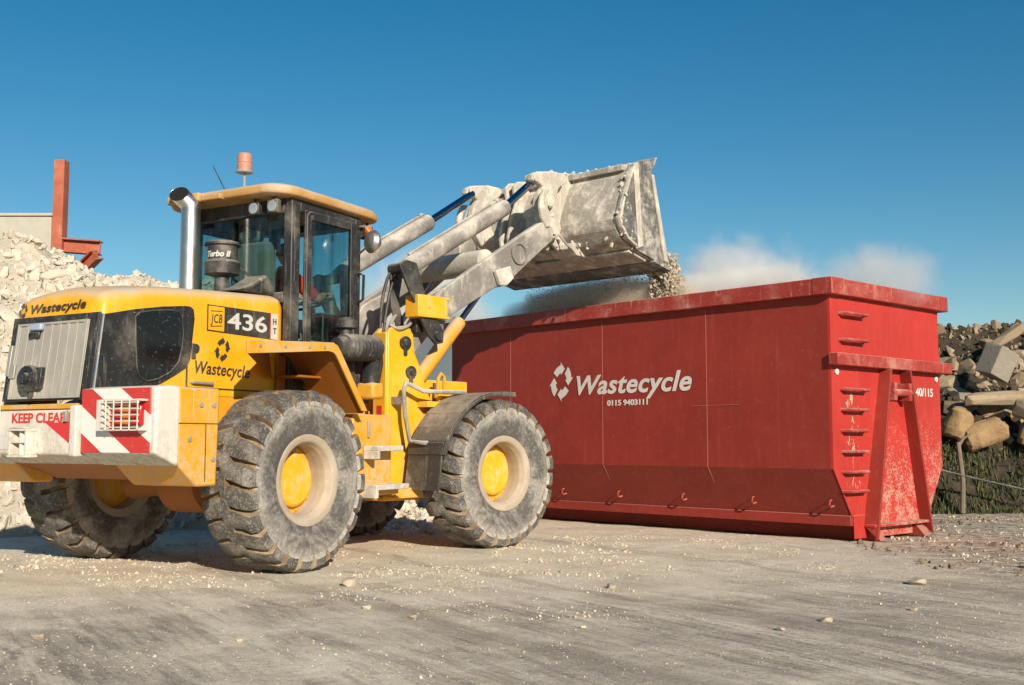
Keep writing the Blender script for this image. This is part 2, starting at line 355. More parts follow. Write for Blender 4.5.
# ------------------------------------------------------------------ chunk library
def chunk(sx,sy,sz,n=11,rough=.25,rng=random):
    bm=bmesh.new()
    for i in range(n):
        p=Vector((rng.choice((-1,1))*(1-rough*rng.random()),rng.choice((-1,1))*(1-rough*rng.random()),rng.choice((-1,1))*(1-rough*rng.random())))
        bm.verts.new((p.x*sx/2,p.y*sy/2,p.z*sz/2))
    r=bmesh.ops.convex_hull(bm,input=bm.verts)
    dead=[v for v in bm.verts if not v.link_faces]
    for v in dead: bm.verts.remove(v)
    bm.verts.index_update()
    vs=[v.co.copy() for v in bm.verts]; fs=[[v.index for v in f.verts] for f in bm.faces]
    bm.free(); return vs,fs
def lump(sx,sy,sz,n,e):
    """angular broken lump: hull of points on a rounded box, with chipped corners"""
    bm=bmesh.new()
    for i in range(n):
        d=Vector((random.gauss(0,1),random.gauss(0,1),random.gauss(0,1))).normalized()
        k=(abs(d.x)**e+abs(d.y)**e+abs(d.z)**e)**(-1/e)*random.uniform(.82,1.05)
        bm.verts.new((d.x*k*sx/2,d.y*k*sy/2,d.z*k*sz/2))
    bmesh.ops.convex_hull(bm,input=bm.verts)
    for v in [v for v in bm.verts if not v.link_faces]: bm.verts.remove(v)
    bm.verts.index_update(); r=[v.co.copy() for v in bm.verts],[[v.index for v in f.verts] for f in bm.faces]; bm.free(); return r
POOL=[lump(1,random.uniform(.5,1),random.uniform(.22,.75),random.choice((12,16,22)),random.choice((2,2.6,3.5,5))) for _ in range(40)]
TINY=[lump(1,random.uniform(.6,1),random.uniform(.4,.8),8,2.5) for _ in range(20)]
def put(mb,loc,size,mi=0,rot=None):
    vs,fs=random.choice(TINY if size<.02 else POOL); e=rot or (random.uniform(0,6.28),random.uniform(0,6.28),random.uniform(0,6.28))
    T=Matrix.Translation(loc)@Matrix.Rotation(e[2],4,'Z')@Matrix.Rotation(e[1],4,'Y')@Matrix.Rotation(e[0],4,'X')@Matrix.Scale(size,4)
    mb.add([T@v for v in vs],fs,mi)
def rock_mesh(name,size,mat,n=12,rough=.3,bev=.02):
    vs,fs=chunk(*size,n,rough) if rough<.3 else lump(*[q*1.06 for q in size],n+4,7); mb=MB(); mb.add(vs,fs); return mb
def sstep(a,b,x):
    t=max(0,min(1,(x-a)/(b-a))); return t*t*(3-2*t)
def fbm(x,y,z=0,o=4): return noise.fractal(Vector((x,y,z)),1.0,2.0,o)
# ------------------------------------------------------------------ ground
def gh(x,y):
    k=sstep(70,30,math.hypot(x,y))
    return k*(.022*fbm(x*.35,y*.35,3)+.010*fbm(x*1.6,y*1.6,9,4)) - .012
def build_ground():
    xs=[-900,-400,-150,-60,-35,-25]+[-18+.16*i for i in range(200)]+[18,25,35,60,150,400,900]
    ys=[-500,-150,-40,-10,0,2.5]+[3.5+.09*i*(1+.004*i) for i in range(130)]+[23,26,32,45,80,200,600,1500]
    ys=sorted(set(round(a,4) for a in ys)); nx=len(xs)
    mb=MB(); mb.add([(x,y,gh(x,y)) for y in ys for x in xs],[(j*nx+i,j*nx+i+1,(j+1)*nx+i+1,(j+1)*nx+i) for j in range(len(ys)-1) for i in range(nx-1)])
    tag(mb.build('ground',M['ground'],smooth=60),kind='structure')
build_ground()
# loose gravel and crushed concrete scattered over the yard
gv=MB()
def scatter(n,x0,x1,y0,y1,s0,s1,dens=None,mi=0):
    k=0
    while k<n:
        x=random.uniform(x0,x1); y=random.uniform(y0,y1)
        if dens and random.random()>dens(x,y): continue
        s=s0*(s1/s0)**(random.random()**2.2); put(gv,(x,y,gh(x,y)+s*.12),s,mi); k+=1
patch=lambda x,y: sstep(-.15,.35,fbm(x*.9,y*.9,5))
scatter(5200,-6,6,4.8,12,.004,.022,patch); scatter(9000,-6,6,4.8,11,.005,.014,lambda x,y: sstep(-.5,.5,fbm(x*.5,y*.8,45))); scatter(3500,-5,7,9,14,.006,.02)
scatter(2600,-.2,2.9,9.9,13.3,.006,.032,lambda x,y: sstep(.0,.3,fbm(x*.8,y*.8,15)))
scatter(2200,-1.4,.9,7.0,10.2,.005,.028,lambda x,y:sstep(.0,.4,fbm(x*.8,y*.8,25)+.15))
scatter(3000,-5.8,-2.0,8.6,11.4,.006,.034,patch)
scatter(2500,4.2,9,9.5,17,.008,.06,patch)
scatter(800,-6,9,10,17,.010,.04)
scatter(3200,3.6,10,9,17.3,.01,.085,lambda x,y: sstep(-.1,.4,fbm(x*.9,y*1.1,85)),1); scatter(2600,-6.5,1.2,9.2,12.2,.008,.05,lambda x,y: sstep(.0,.4,fbm(x*.6,y*1.3,95)))
tag(gv.build('gravel',[M['gravel'],M['clod']],smooth=0),'loose pale crushed gravel strewn over the dusty yard','gravel',kind='stuff')
# a few stones one can pick out
stones=[(.42,6.75,.035),(-1.25,8.7,.13),(-.95,7.45,.06),(-.62,7.1,.05),(1.55,6.6,.05),(3.1,8.7,.13),(4.55,9.9,.16),(5.2,9.6,.22),(4.9,8.6,.16),(4.1,8.4,.09),(1.9,6.9,.07),(.75,8.6,.08),(-2.65,6.4,.07),(-1.5,6.3,.045),(2.6,7.4,.05)]
for i,(x,y,s) in enumerate(stones):
    mb=rock_mesh('stone',(s,s*.8,s*.5),None,22,.6); o=mb.build('stone',M['gravel'],smooth=0,bevel=s*.04,seg=1,loc=(x,y,gh(x,y)+s*.18),rz=i*1.3)
    tag(o,'small pale stone lying loose on the dusty yard','stone','loose stones on the yard')

# ------------------------------------------------------------------ left rubble heap
def lh(x,y):
    """height of the pale heap"""
    ridge=4.36-.42*max(0,x+8.2)+.40*max(0,x+6.5)-.50*max(0,x+4.8)**1.25
    if x>-4.8: ridge-=.4*(x+4.8)
    ridge=max(ridge,.0)
    ridge+= .35*sstep(-8.0,-13,x)
    foot=13.0+.55*max(0,x+6); crest=18.0
    t=(y-foot)/(crest-foot)
    if t<0: return -.3
    up=min(t,1)**.9
    if t>1: up=max(0,1-(y-crest-1.5)*.14) if y>crest+1.5 else 1
    h=ridge*up
    h+= (.25*fbm(x*.7,y*.7,1)+.16*fbm(x*1.9,y*1.9,2))*sstep(0,.25,t)
    return h-.05
def build_left():
    mb=MB(); xs=[-16+.22*i for i in range(84)]; ys=[12.5+.22*i for i in range(56)]; nx=len(xs)
    mb.add([(x,y,lh(x,y)) for y in ys for x in xs],[(j*nx+i,j*nx+i+1,(j+1)*nx+i+1,(j+1)*nx+i) for j in range(len(ys)-1) for i in range(nx-1)],1)
    n=0
    while n<21000:
        x=random.uniform(-11.5,1.6); y=random.uniform(12.6,19.3)
        z=lh(x,y)
        if z<-.04: continue
        s=.03*(.24/.03)**(random.random()**2.5)
        put(mb,(x,y,z+s*.10),s,0); n+=1
    # strewn spill between the wheels, behind the loader
    for k in range(1500):
        x=random.uniform(-4.5,.2); y=random.uniform(13.2,18.5); s=.03*(.16/.03)**(random.random()**2.6)
        put(mb,(x,y,max(0,lh(x,y))+s*.1),s,0)
    tag(mb.build('rubble_heap',[M['rubble'],M['fines']],smooth=0),'tall heap of pale crushed concrete rubble behind the yellow loader','rubble heap',kind='stuff')
    k=0
    rnd=random.Random(11)
    while k<40:
        x=rnd.uniform(-9.2,-4.4); y=rnd.uniform(14.2,18.4); z=lh(x,y)
        if z<.9: continue
        a=rnd.uniform(.24,.50); mb=rock_mesh('s',(a,a*rnd.uniform(.45,.9),a*rnd.uniform(.14,.34)),None,18,.42)
        o=mb.build('rubble_slab',M['rubble'],smooth=0,bevel=.012,seg=1,loc=(x,y,z-.02))
        o.rotation_euler=(rnd.uniform(.2,1.2),rnd.uniform(-.6,.6),rnd.uniform(0,6.28))
        tag(o,'broken pale concrete piece lying tilted in the tall rubble heap','rubble piece','broken pieces on the pale rubble heap'); k+=1
build_left()
# concrete wall and red steel frame beyond the heap
mb=MB(); mb.box(-22,-9.98,24,24.35,0,5.95); mb.box(-22.05,-9.93,23.95,24.4,5.952,6.02)
tag(mb.build('concrete_wall',M['wall'],bevel=.02),'plain grey concrete wall standing beyond the pale rubble heap','wall')
fr=empty('steel_frame',(-9.8,24,0)); tag(fr,'rust red steel column with two stub beams behind the rubble heap','steel frame')
def ibeam(mb,p0,p1,wd,dp,tf=.025,side=(0,1,0)):
    p0=Vector(p0);p1=Vector(p1);d=(p1-p0).normalized();a=Vector(side);a=(a-d*a.dot(d)).normalized();b=d.cross(a);L=(p1-p0).length
    old=mb.T; mb.T=Matrix.Translation(p0)@Matrix(((d.x,a.x,b.x,0),(d.y,a.y,b.y,0),(d.z,a.z,b.z,0),(0,0,0,1)))
    mb.box(0,L,-wd/2,wd/2,dp/2-tf,dp/2); mb.box(0,L,-wd/2,wd/2,-dp/2,-dp/2+tf); mb.box(0,L,-tf/2,tf/2,-dp/2+tf,dp/2-tf); mb.T=old
mb=MB(); mb.box(-.02,.20,-.34,-.06,0,7.12); mb.box(-.035,.215,-.355,-.045,5.0,5.03); mb.build('column',M['red_steel'],fr)
mb=MB(); ibeam(mb,(.16,-.2,5.28),(.98,-.2,5.22),.26,.30,.03); mb.build('beam',M['red_steel'],fr)
mb=MB(); ibeam(mb,(.95,-.32,5.06),(-.2,.3,4.2),.26,.24,.03); mb.build('brace',M['red_steel'],fr)

# ------------------------------------------------------------------ right: bank, weeds, dark heap, fence
def bh(x,y):
    if x<3.6: k=sstep(3.0,4.2,x)
    else: k=1
    yy=y-.18*fbm(x*.8,0,4)
    return k*(.98*sstep(17.5,18.5,yy)+.06*fbm(x*1.5,y*1.5,7))-.08
mb=MB(); xs=[2.8+.2*i for i in range(90)]; ys=[17.0+.16*i for i in range(50)]; nx=len(xs)
mb.add([(x,y,bh(x,y) if y<24 else bh(x,24)) for y in ys for x in xs],[(j*nx+i,j*nx+i+1,(j+1)*nx+i+1,(j+1)*nx+i) for j in range(len(ys)-1) for i in range(nx-1)])
tag(mb.build('bank',M['soil'],smooth=60),kind='structure')
mb=MB(); rnd=random.Random(5)
for k in range(15000):
    x=rnd.uniform(4.6,13.5); y=17.35+1.25*rnd.random(); z=bh(x,y)
    if fbm(x*1.3,y*2.2,31)+rnd.uniform(-.3,.3)<-.16: continue
    L=rnd.uniform(.05,.19)*(1.35 if rnd.random()<.12 else 1); a=rnd.uniform(0,6.28); lean=rnd.uniform(.05,.75)*L; wd=rnd.uniform(.006,.014)
    dx,dy=math.cos(a)*lean,math.sin(a)*lean; px_,py_=-math.sin(a)*wd,math.cos(a)*wd
    mb.add([(x-px_,y-py_,z),(x+px_,y+py_,z),(x+dx*.4+px_*.8,y+dy*.4+py_*.8,z+L*.6),(x+dx*.4-px_*.8,y+dy*.4-py_*.8,z+L*.6),(x+dx,y+dy,z+L)],[(0,1,2,3),(3,2,4)])
for k in range(3500):   # broad leaves in clumps
    x=rnd.uniform(4.6,13.5); y=rnd.uniform(17.9,18.6)
    if fbm(x*.9,y*.9,61)<.05: continue
    z=bh(x,y)+rnd.uniform(.0,.22); s=rnd.uniform(.02,.055); T=Matrix.Translation((x,y,z))@Matrix.Rotation(rnd.uniform(0,6.28),4,'Z')@Matrix.Rotation(rnd.uniform(-1,1),4,'X')
    mb.add([T@Vector(q) for q in ((-s*.5,0,0),(0,-s*.9,.004),(s*.5,0,0),(0,s*1.0,.012))],[(0,1,2,3)])
tag(mb.build('weeds',M['weeds'],smooth=0),'rough green and dry weeds growing on the dark bank','weeds',kind='stuff')
def rh(x,y):
    t=(y-18.5)/2.6
    if t<0:return .7
    top=3.15+.12*fbm(x*.9,3,1)-.55*sstep(7.0,5.4,x)-.3*sstep(10,14,x)
    return .85+(top-.85)*min(1,t)**.75+.22*fbm(x*1.1,y*1.1,8)*min(1,t*3)
mb=MB(); xs=[4.0+.2*i for i in range(56)]; ys=[18.3+.2*i for i in range(28)]; nx=len(xs)
mb.add([(x,y,rh(x,y)) for y in ys for x in xs],[(j*nx+i,j*nx+i+1,(j+1)*nx+i+1,(j+1)*nx+i) for j in range(len(ys)-1) for i in range(nx-1)],1)
for k in range(3200):
    x=random.uniform(5,13.5); y=random.uniform(18.4,22.5); s=.05*(.36/.05)**(random.random()**2.3)
    put(mb,(x,y,rh(x,y)+s*.12),s,0 if random.random()<.68 else 1)
tag(mb.build('spoil_heap',[M['rubble_r'],M['soil']],smooth=0),'dark heap of soil and broken stone beyond the red skip','spoil heap',kind='stuff')
def blk(name,lab,cat,size,loc,rot,mat,n=14,rough=.12,bev=.03,group=None,mats=None):
    mb=rock_mesh('b',size,None,n,rough); o=mb.build(name,M[mat],smooth=0,bevel=bev,loc=loc); o.rotation_euler=rot; tag(o,lab,cat,group); return o
blk('concrete_block','large square grey concrete block near the top of the dark spoil heap','concrete block',(.46,.36,.52),(8.12,18.75,2.40),(.25,.35,.5),'block_grey',70,.16)
def drum(lab,c,d,r,L,rz=0):
    mb=MB(); d=Vector(d).normalized(); prof=[(-L/2,r*.72),(-L/2+.05,r*.95),(-L*.2,r),(L*.2,r*.97),(L/2-.06,r*.92),(L/2,r*.66)]
    mb.lathe(prof,(0,0,0),d,30); 
    mb.v=[tuple(Vector(v)*(.90+.20*fbm(v[0]*2.6+c[0],v[1]*2.6,v[2]*2.6)+.07*fbm(v[0]*11,v[1]*11+c[0],v[2]*11))) for v in mb.v]
    o=mb.build('stone_block',M['block_tan'],loc=c,smooth=50); tag(o,lab,'stone block'); return o
drum('rounded tan stone block standing upright behind the fence post',(7.28,18.35,1.40),(.25,-.2,1),.25,.56)
drum('long tan stone block lying slanted across the foot of the dark heap',(7.62,18.2,1.22),(1,-.15,.42),.235,.74)
drum('tan stone block under a grey lump at the foot of the dark heap',(8.45,18.3,1.22),(.1,-.1,1),.25,.46)
drum('tan stone block farthest right at the foot of the dark heap',(9.12,18.35,1.25),(.4,-.2,1),.3,.75)
blk('concrete_lump','lumpy grey mortar on top of a tan stone block','concrete lump',(.55,.45,.34),(8.4,18.2,1.58),(.2,.1,.4),'rubble_r',26,.5)
blk('broken_beam','broken grey concrete beam lying flat under the square block','beam',(1.2,.24,.22),(8.1,18.6,1.80),(.1,-.08,.12),'rubble_r',40,.35)
blk('broken_post','pale concrete post leaning at the top right of the dark heap','concrete post',(.9,.2,.18),(8.75,19.6,2.95),(.1,-.5,.3),'rubble_r',40,.35)
rnd=random.Random(21)
for k in range(46):
    x=rnd.uniform(6.2,11.5); y=rnd.uniform(18.6,20.9); a=rnd.uniform(.22,.52)
    mt_=rnd.choice(('rubble_r','rubble_r','block_tan','block_grey')); cn={'rubble_r':'brown','block_tan':'tan','block_grey':'grey'}[mt_]
    o=blk('rubble_block','rough %s lump of broken masonry lying in the dark spoil heap'%cn,'masonry block',(a,a*rnd.uniform(.5,.9),a*rnd.uniform(.3,.7)),(x,y,rh(x,y)+.05),(rnd.uniform(-.7,.7),rnd.uniform(-.7,.7),rnd.uniform(0,6)),mt_,20,.5,.012,'broken %s masonry on the dark heap'%cn)
fe=empty('wire_fence',(6.9,17.3,0)); tag(fe,'low timber post and sagging rusty cable in front of the weeds','fence')
mb=MB(); mb.tube([(-.02,0,.0),(.0,0,.5),(-.055,0,1.08)],[.042,.038,.036],8); mb.tube([(-.05,0,1.02),(.03,-.01,1.14),(.13,-.02,1.2)],[.028,.022,.01],7); mb.build('post',M['post'],fe)
mb=MB(); mb.tube([(6.0-.0*i-6.9+i*.45,.0-.02*math.sin(i),.80-.125*i+.004*i*i) for i in range(9)],.02,6); mb.build('cable',M['dark'],fe)
for i in range(2):
    o=None
# ------------------------------------------------------------------ red roll-off skip
KT=empty('waste_skip',(3.429,12.064,0),R(132.726)); tag(KT,'long red open-topped steel skip with white lettering beside the yellow loader','skip')
L,W,HT,ZB,ZS,INS=6.37,2.44,2.85,.27,.79,.35
prof=[(0,HT-.05),(0,ZS),(-INS,ZB),(-W+INS,ZB),(-W,ZS),(-W,HT-.05)]
mb=MB(); t=.03
inn=[(-t,HT-.05),(-t,ZS+.01),(-INS-t*.6,ZB+t),(-W+INS+t*.6,ZB+t),(-W+t,ZS+.01),(-W+t,HT-.05)]
n=6; vs=[]
for x in (0,L): vs+=[(x,)+p for p in prof]+[(x,)+p for p in inn]
fs=[]
for i in range(5):
    fs+=([] if i==0 else [(i,i+1,2*n+i+1,2*n+i)])+[(n+i,n+i+1,3*n+i+1,3*n+i)]
for i in (0,5): fs.append((i,n+i,3*n+i,2*n+i))
mb.add(vs,fs)
# the long side is plate that has bowed a little between its seams
sm=[0,1.66,3.33,5.08,L]; NX,NZ=64,14; gv_=[]
for j in range(NZ+1):
    for i in range(NX+1):
        x=L*i/NX; tz=j/NZ; z=ZS+(HT-.05-ZS)*tz
        k=max(a for a in range(4) if sm[a]<=x+1e-6); tx=min(1,(x-sm[k])/(sm[k+1]-sm[k])); w_=(math.sin(math.pi*tx)*math.sin(math.pi*tz))**.7 if 0<tx<1 and 0<tz<1 else 0
        gv_.append((x,w_*(.011*fbm(x*.8,z*1.0,70)-.007+.004*fbm(x*3,z*3,71)),z))
mb.add(gv_,[(j*(NX+1)+i,j*(NX+1)+i+1,(j+1)*(NX+1)+i+1,(j+1)*(NX+1)+i) for j in range(NZ) for i in range(NX)])
body=mb.build('body',M['red'],KT,smooth=20)
for xx in (1.66,3.33,5.08):   # weld seams
    mb=MB(); mb.box(xx-.004,xx+.004,.0,.003,ZS,HT-.2)
    mb.prism([(-.0,ZS),(.004,ZS-.003),(-INS+.004,ZB+.02),(-INS,ZB+.02)],'x',xx-.004,xx+.004); mb.build('weld_seam',M['seam'],body,smooth=0)
mb=MB(); mb.box(1.2,1.9,.0,.0025,1.508,1.513); mb.build('weld_seam',M['seam'],body,smooth=0)
mb=MB(); mb.prism([p for p in prof],'x',-.006,.03); mb.build('end_wall',M['red_end'],KT,smooth=20)
mb=MB(); mb.prism([p for p in prof],'x',L-.03,L+.006); mb.build('end_wall',M['red'],KT)
# top rail
mb=MB(); z0,z1=HT-.178,HT
mb.box(.14,L-.14,-.02,.092,z0,z1); mb.box(.14,L-.14,-W-.092,-W+.02,z0,z1); 
mb.box(-.092,.02,-W+.14,-.14,z0,z1); mb.box(L-.02,L+.092,-W+.14,-.14,z0,z1)
for sx in (0,1):
    for sy in (0,1):
        x0=-.098 if sx==0 else L-.145; y0=-.145 if sy==0 else -W-.098
        mb.box(x0,x0+.243,y0,y0+.243,z0-.003,z1+.004)
mb.build('top_rail',M['red_dusty'],KT,bevel=.008)
# bottom rail and runners
mb=MB(); mb.box(.0,L,-INS-.06,-INS+.025,ZB-.10,ZB+.012); mb.box(.0,L,-W+INS-.025,-W+INS+.06,ZB-.10,ZB+.012); mb.build('bottom_rail',M['red'],KT,bevel=.006)
for yy in (-.72,-W+.72):
    mb=MB(); mb.prism([(-.17,.0),(-.02,ZB-.10),(3.0,ZB-.10),(3.0,.0)],'y',yy-.07,yy+.07); mb.box(3.01,L,yy-.05,yy+.05,.0,ZB-.10)
    mb.build('runner',M['red'],KT,bevel=.006)
# cross bar on the end
mb=MB(); mb.box(-.125,-.007,-W-.10,.05,1.905,2.035); mb.box(-.125,.03,.08,.10,1.90,2.04) if False else None; mb.build('cross_bar',M['red_dusty'],KT,bevel=.008)
# splayed lifting frame: two fins with front flanges
for (yt,yb,s) in ((-1.03,-.60,1),(-1.47,-1.84,-1)):
    mb=MB()
    a=[(0,yt,1.90),(-.15,yt,1.90),(-.17,yb,.02),(0,yb,.17)]
    mb.add([(p[0],p[1]+.016,p[2]) for p in a]+[(p[0],p[1]-.016,p[2]) for p in a],[(0,1,2,3),(7,6,5,4),(0,4,5,1),(1,5,6,2),(2,6,7,3),(3,7,4,0)])
    mb.build('lifting_frame',M['red'],KT,bevel=.004)  # the darker side red paints shade onto the fins
mb=MB(); mb.box(-.012,-.145,-1.86,-.58,.15,.18); mb.box(-.011,-.002,-2.05,-.38,.03,.285); mb.build('foot_plate',M['red_end'],KT,bevel=.005)
mb=MB(); mb.tube([(-.13,-1.04,1.64),(-.13,-1.46,1.64)],.042,14); mb.box(-.16,-.0,-1.12,-1.05,1.55,1.75); mb.box(-.16,-.0,-1.46,-1.39,1.55,1.75); mb.build('hook_bar',M['red_dusty'],KT)
# rungs
for z,w1 in ((2.48,-.62),(2.19,-.62),(1.65,-.62),(1.43,-.58),(1.20,-.57),(.975,-.56),(.755,-.56),(.545,-.55)):
    mb=MB(); mb.tube([(-.004,-.17,z),(-.10,-.19,z),(-.10,w1,z),(-.004,w1+.02,z)],.016,8); mb.box(-.004,-.05,-.22,w1,z-.03,z-.016); mb.build('rung',M['red_dusty'],KT)
for z in (2.3,1.85,1.4,.95):
    mb=MB(); mb.tube([(L+.004,-.25,z),(L+.11,-.27,z),(L+.11,-.65,z),(L+.004,-.67,z)],.016,8); mb.build('rung',M['red_dusty'],KT)
# sheet hooks along the sloping side
for x in (.17,1.18,2.20,3.25,4.26,5.3):
    z=.385; y=-INS*(ZS-z)/(ZS-ZB)
    mb=MB(); P=[(x,y-.01,z),(x,y+.06,z-.015),(x,y+.085,z+.02),(x,y+.07,z+.06),(x,y+.035,z+.062)]
    mb.tube(P,.011,7); mb.build('sheet_hook',M['red_dusty'],KT)
for yy in (-.10,-W+.10):
    mb=MB(); mb.cyl((-.008,yy,1.84),(-.02,yy,1.84),.035,n=14); mb.build('reflector',M['white'],KT)
# lettering
def recycle_mark(name,org,xd,up,r,mat,parent,shear=.15):
    xd=Vector(xd);up=Vector(up);nn=xd.cross(up); mb=MB(); org=Vector(org)
    for k in range(4):
        a0=R(90*k+12)
        pts=[]
        def P(rad,a): 
            x=rad*math.cos(a)*.92; y=rad*math.sin(a)*1.12; return (x+shear*y,y)
        th=R(46)
        out=[P(r*1.0,a0+th*i/4) for i in range(5)]; inn_=[P(r*.52,a0+th*i/4) for i in range(5)]
        # arrow head at the clockwise end
        h0=P(r*1.18,a0); tip=P(r*.78,a0-R(30)); h1=P(r*.40,a0)
        poly=[h0]+out+inn_[::-1]+[h1,tip]
        vs=[org+xd*p[0]+up*p[1]+nn*.002 for p in poly]; mb.add(vs,[tuple(range(len(vs)))])
    return mb.build(name,mat,parent,smooth=0)
nx=(-1,0,0); up=(0,0,1)
text('lettering','Wastecycle',.345,(3.79,.002,1.705),nx,up,M['letter_white'],KT,bold=.008,shear=.28,fit=1.91,spacing=1.06)
text('lettering','0115 9403111',.098,(3.25,.002,1.545),nx,up,M['letter_white'],KT,bold=.003,fit=.68)
recycle_mark('emblem',(4.08,.0,1.885),nx,up,.205,M['letter_white'],KT)
text('lettering','40/115',.135,(-.010,-1.83,1.625),(0,-1,0),up,M['letter_white'],KT,bold=.003,fit=.42)
# load inside
mb=MB()
for k in range(900):
    x=random.uniform(.2,6.1); y=random.uniform(-2.2,-.25); z=1.6+.7*math.exp(-((x-3.6)/1.5)**2)+random.uniform(-.2,.1); put(mb,(x,y,z),random.uniform(.12,.4))
mb.box(.1,6.2,-2.3,-.1,1.2,1.6)
o=mb.build('skip_load',M['debris'],smooth=0,loc=KT.location,rz=R(132.726)); tag(o,'pale broken rubble loaded inside the long red skip','rubble load',kind='stuff')
# ------------------------------------------------------------------ wheel loader
LD=empty('wheel_loader',(-2.834,10.225,0),R(59.5)); tag(LD,'yellow wheel loader with black cab and raised dusty bucket beside the red skip','wheel loader')
FX,FY,FR=2.962,-.363,R(-12.5)         # front frame seen from the rear frame: it is steered to the right
def fb(mb,name,mat,bevel=0,**k): return mb.build(name,mat,LD,bevel=bevel,loc=(FX,FY,0),rz=FR,**k)
def rb(mb,name,mat,bevel=0,**k): return mb.build(name,mat,LD,bevel=bevel,**k)

# --- wheels
def tyre_mesh():
    mb=MB(); NL=24
    half=[(.0,.700),(.12,.705),(.215,.695),(.252,.660),(.268,.60),(.272,.54),(.262,.46),(.240,.40),(.222,.372),(.19,.365)]
    full=[(-w,r) for w,r in half[::-1][:-0 or None]]+half[1:]
    rm=[]
    k=len(half)-1
    for i in range(2*k):
        j=abs(i-k+.5); rm.append(0 if j<3 else 2)
    mb.lathe(full,(0,0,0),(0,1,0),96,0,False,False,rm)
    cross=[(-.035,.772),(.06,.774),(.14,.772),(.222,.766),(.266,.738),(.274,.672)]
    base=[(-.035,.690),(.06,.69),(.14,.69),(.21,.68),(.243,.655),(.266,.63)]
    rnd=random.Random(3)
    for s in (1,-1):
        for i in range(NL):
            th0=2*math.pi*(i+(.5 if s>0 else 0))/NL; hw=math.pi/NL*.80
            jit=[rnd.uniform(-.010,.006) for _ in range(6)]; jq=[[rnd.uniform(-.16,.05) for _ in range(2)] for _ in range(6)]; wj=rnd.uniform(-.02,.012)
            def pt(j,q,tw,prof):
                w_,r_=prof[j]; hw_=hw*(1.0 if j<4 else .95)*(.80 if j==0 else 1)*(1 if prof is cross else 1.13)
                if prof is cross: hw_*=1+jq[j][0 if q<0 else 1]; w_=w_+(wj if j<2 else 0)
                th=th0-.16*(w_-.12)/.25*.55+hw_*q+.02*math.sin(9*w_)
                rr=r_+(jit[j] if prof is cross else 0)-(.006*q*q if prof is cross else 0)
                return (rr*math.sin(th),s*w_,rr*math.cos(th))
            vs=[];m_=4;nj=6
            Q=[-1,-.35,.35,1]
            for j in range(nj): vs+=[pt(j,q,0,cross) for q in Q]
            for j in range(nj): vs+=[pt(j,q,0,base) for q in (-1,1)]
            fs=[(j*4+q,j*4+q+1,(j+1)*4+q+1,(j+1)*4+q) for j in range(nj-1) for q in range(3)]
            o=24
            ed=[(j*4,(j+1)*4,o+(j+1)*2,o+j*2) for j in range(nj-1)]+[(j*4+3,o+j*2+1,o+(j+1)*2+1,(j+1)*4+3) for j in range(nj-1)]
            end=[(0,o,o+1,3,2,1)]
            ed2=[((nj-1)*4,(nj-1)*4+1,(nj-1)*4+2,(nj-1)*4+3,o+(nj-1)*2+1,o+(nj-1)*2)]
            mb.add(vs,fs[:12],1); mb.add(vs,fs[12:],1); mb.add(vs,ed+end,0); mb.add(vs,ed2,2)
    return mb
def make_wheel(x,y,frame):
    s=-1 if y<0 else 1
    if frame=='f':
        c,sn=math.cos(FR),math.sin(FR); loc=(FX+x*c-y*sn,FY+x*sn+y*c,.757); rz=FR
    else: loc=(x,y,.757); rz=0
    mb=MB()   # hub: recessed yellow disc with final-drive cover
    mb.lathe([(s*-.06,.30),(s*.015,.295),(s*.03,.240),(s*.08,.226),(s*.095,.205),(s*.10,.05),(s*.10,.0)],(0,0,0),(0,1,0),40,0,True,False)
    for i in range(10):
        a=2*math.pi*i/10; mb.cyl((.265*math.cos(a),s*.01,.265*math.sin(a)),(.265*math.cos(a),s*.036,.265*math.sin(a)),.014,n=6)
    wh=mb.build('wheel',M['hub'],LD,loc=loc,rz=rz)
    if not make_wheel.me:
        t=tyre_mesh().build('tyre',TY,wh,smooth=35); make_wheel.me=t
    else:
        t=make_wheel.me.copy(); COL.objects.link(t); t.parent=wh
    t.rotation_euler.y=random.uniform(0,1)
    if s>0: t.rotation_euler.z=math.pi
    mb=MB()
    mb.lathe([(s*-.20,.37),(s*-.22,.39),(s*-.23,.385),(s*-.2,.31),(s*.0,.302),(s*.10,.296),(s*.17,.300),(s*.225,.322),(s*.236,.335),(s*.243,.365),(s*.243,.386),(s*.228,.392),(s*.215,.372)],(0,0,0),(0,1,0),56,0,False,False)
    mb.build('rim',M['rim'],wh)
make_wheel.me=None
for fr_,x in (('r',0),('f',0)):
    for y in (-1.05,1.23): make_wheel(x,y,fr_)

# --- rear frame and axle
mb=MB(); mb.box(-1.1,1.75,-.42,.42,.80,1.15); mb.box(-.9,.48,-.592,-.45,1.05,1.50); mb.box(-.9,.48,.30,.432,1.05,1.50); mb.box(.85,1.45,-1.08,-.5,.62,1.34); mb.prism([(.95,.58),(1.55,.58),(1.55,.68),(.95,.74)],'y',-1.1,-.7)
mb.box(.78,1.5,-.72,.72,1.30,1.46); mb.box(1.35,1.75,-.3,.3,.5,1.5)
rb(mb,'chassis',M['yellow_lower'],.012)
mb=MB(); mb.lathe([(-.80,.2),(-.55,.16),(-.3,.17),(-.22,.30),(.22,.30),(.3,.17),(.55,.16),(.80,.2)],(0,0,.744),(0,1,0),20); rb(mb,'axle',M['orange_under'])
mb=MB(); mb.lathe([(-.80,.2),(-.55,.16),(-.3,.17),(-.22,.30),(.22,.30),(.3,.17),(.55,.16),(.80,.2)],(0,0,.744),(0,1,0),20); fb(mb,'axle',M['orange_under'])
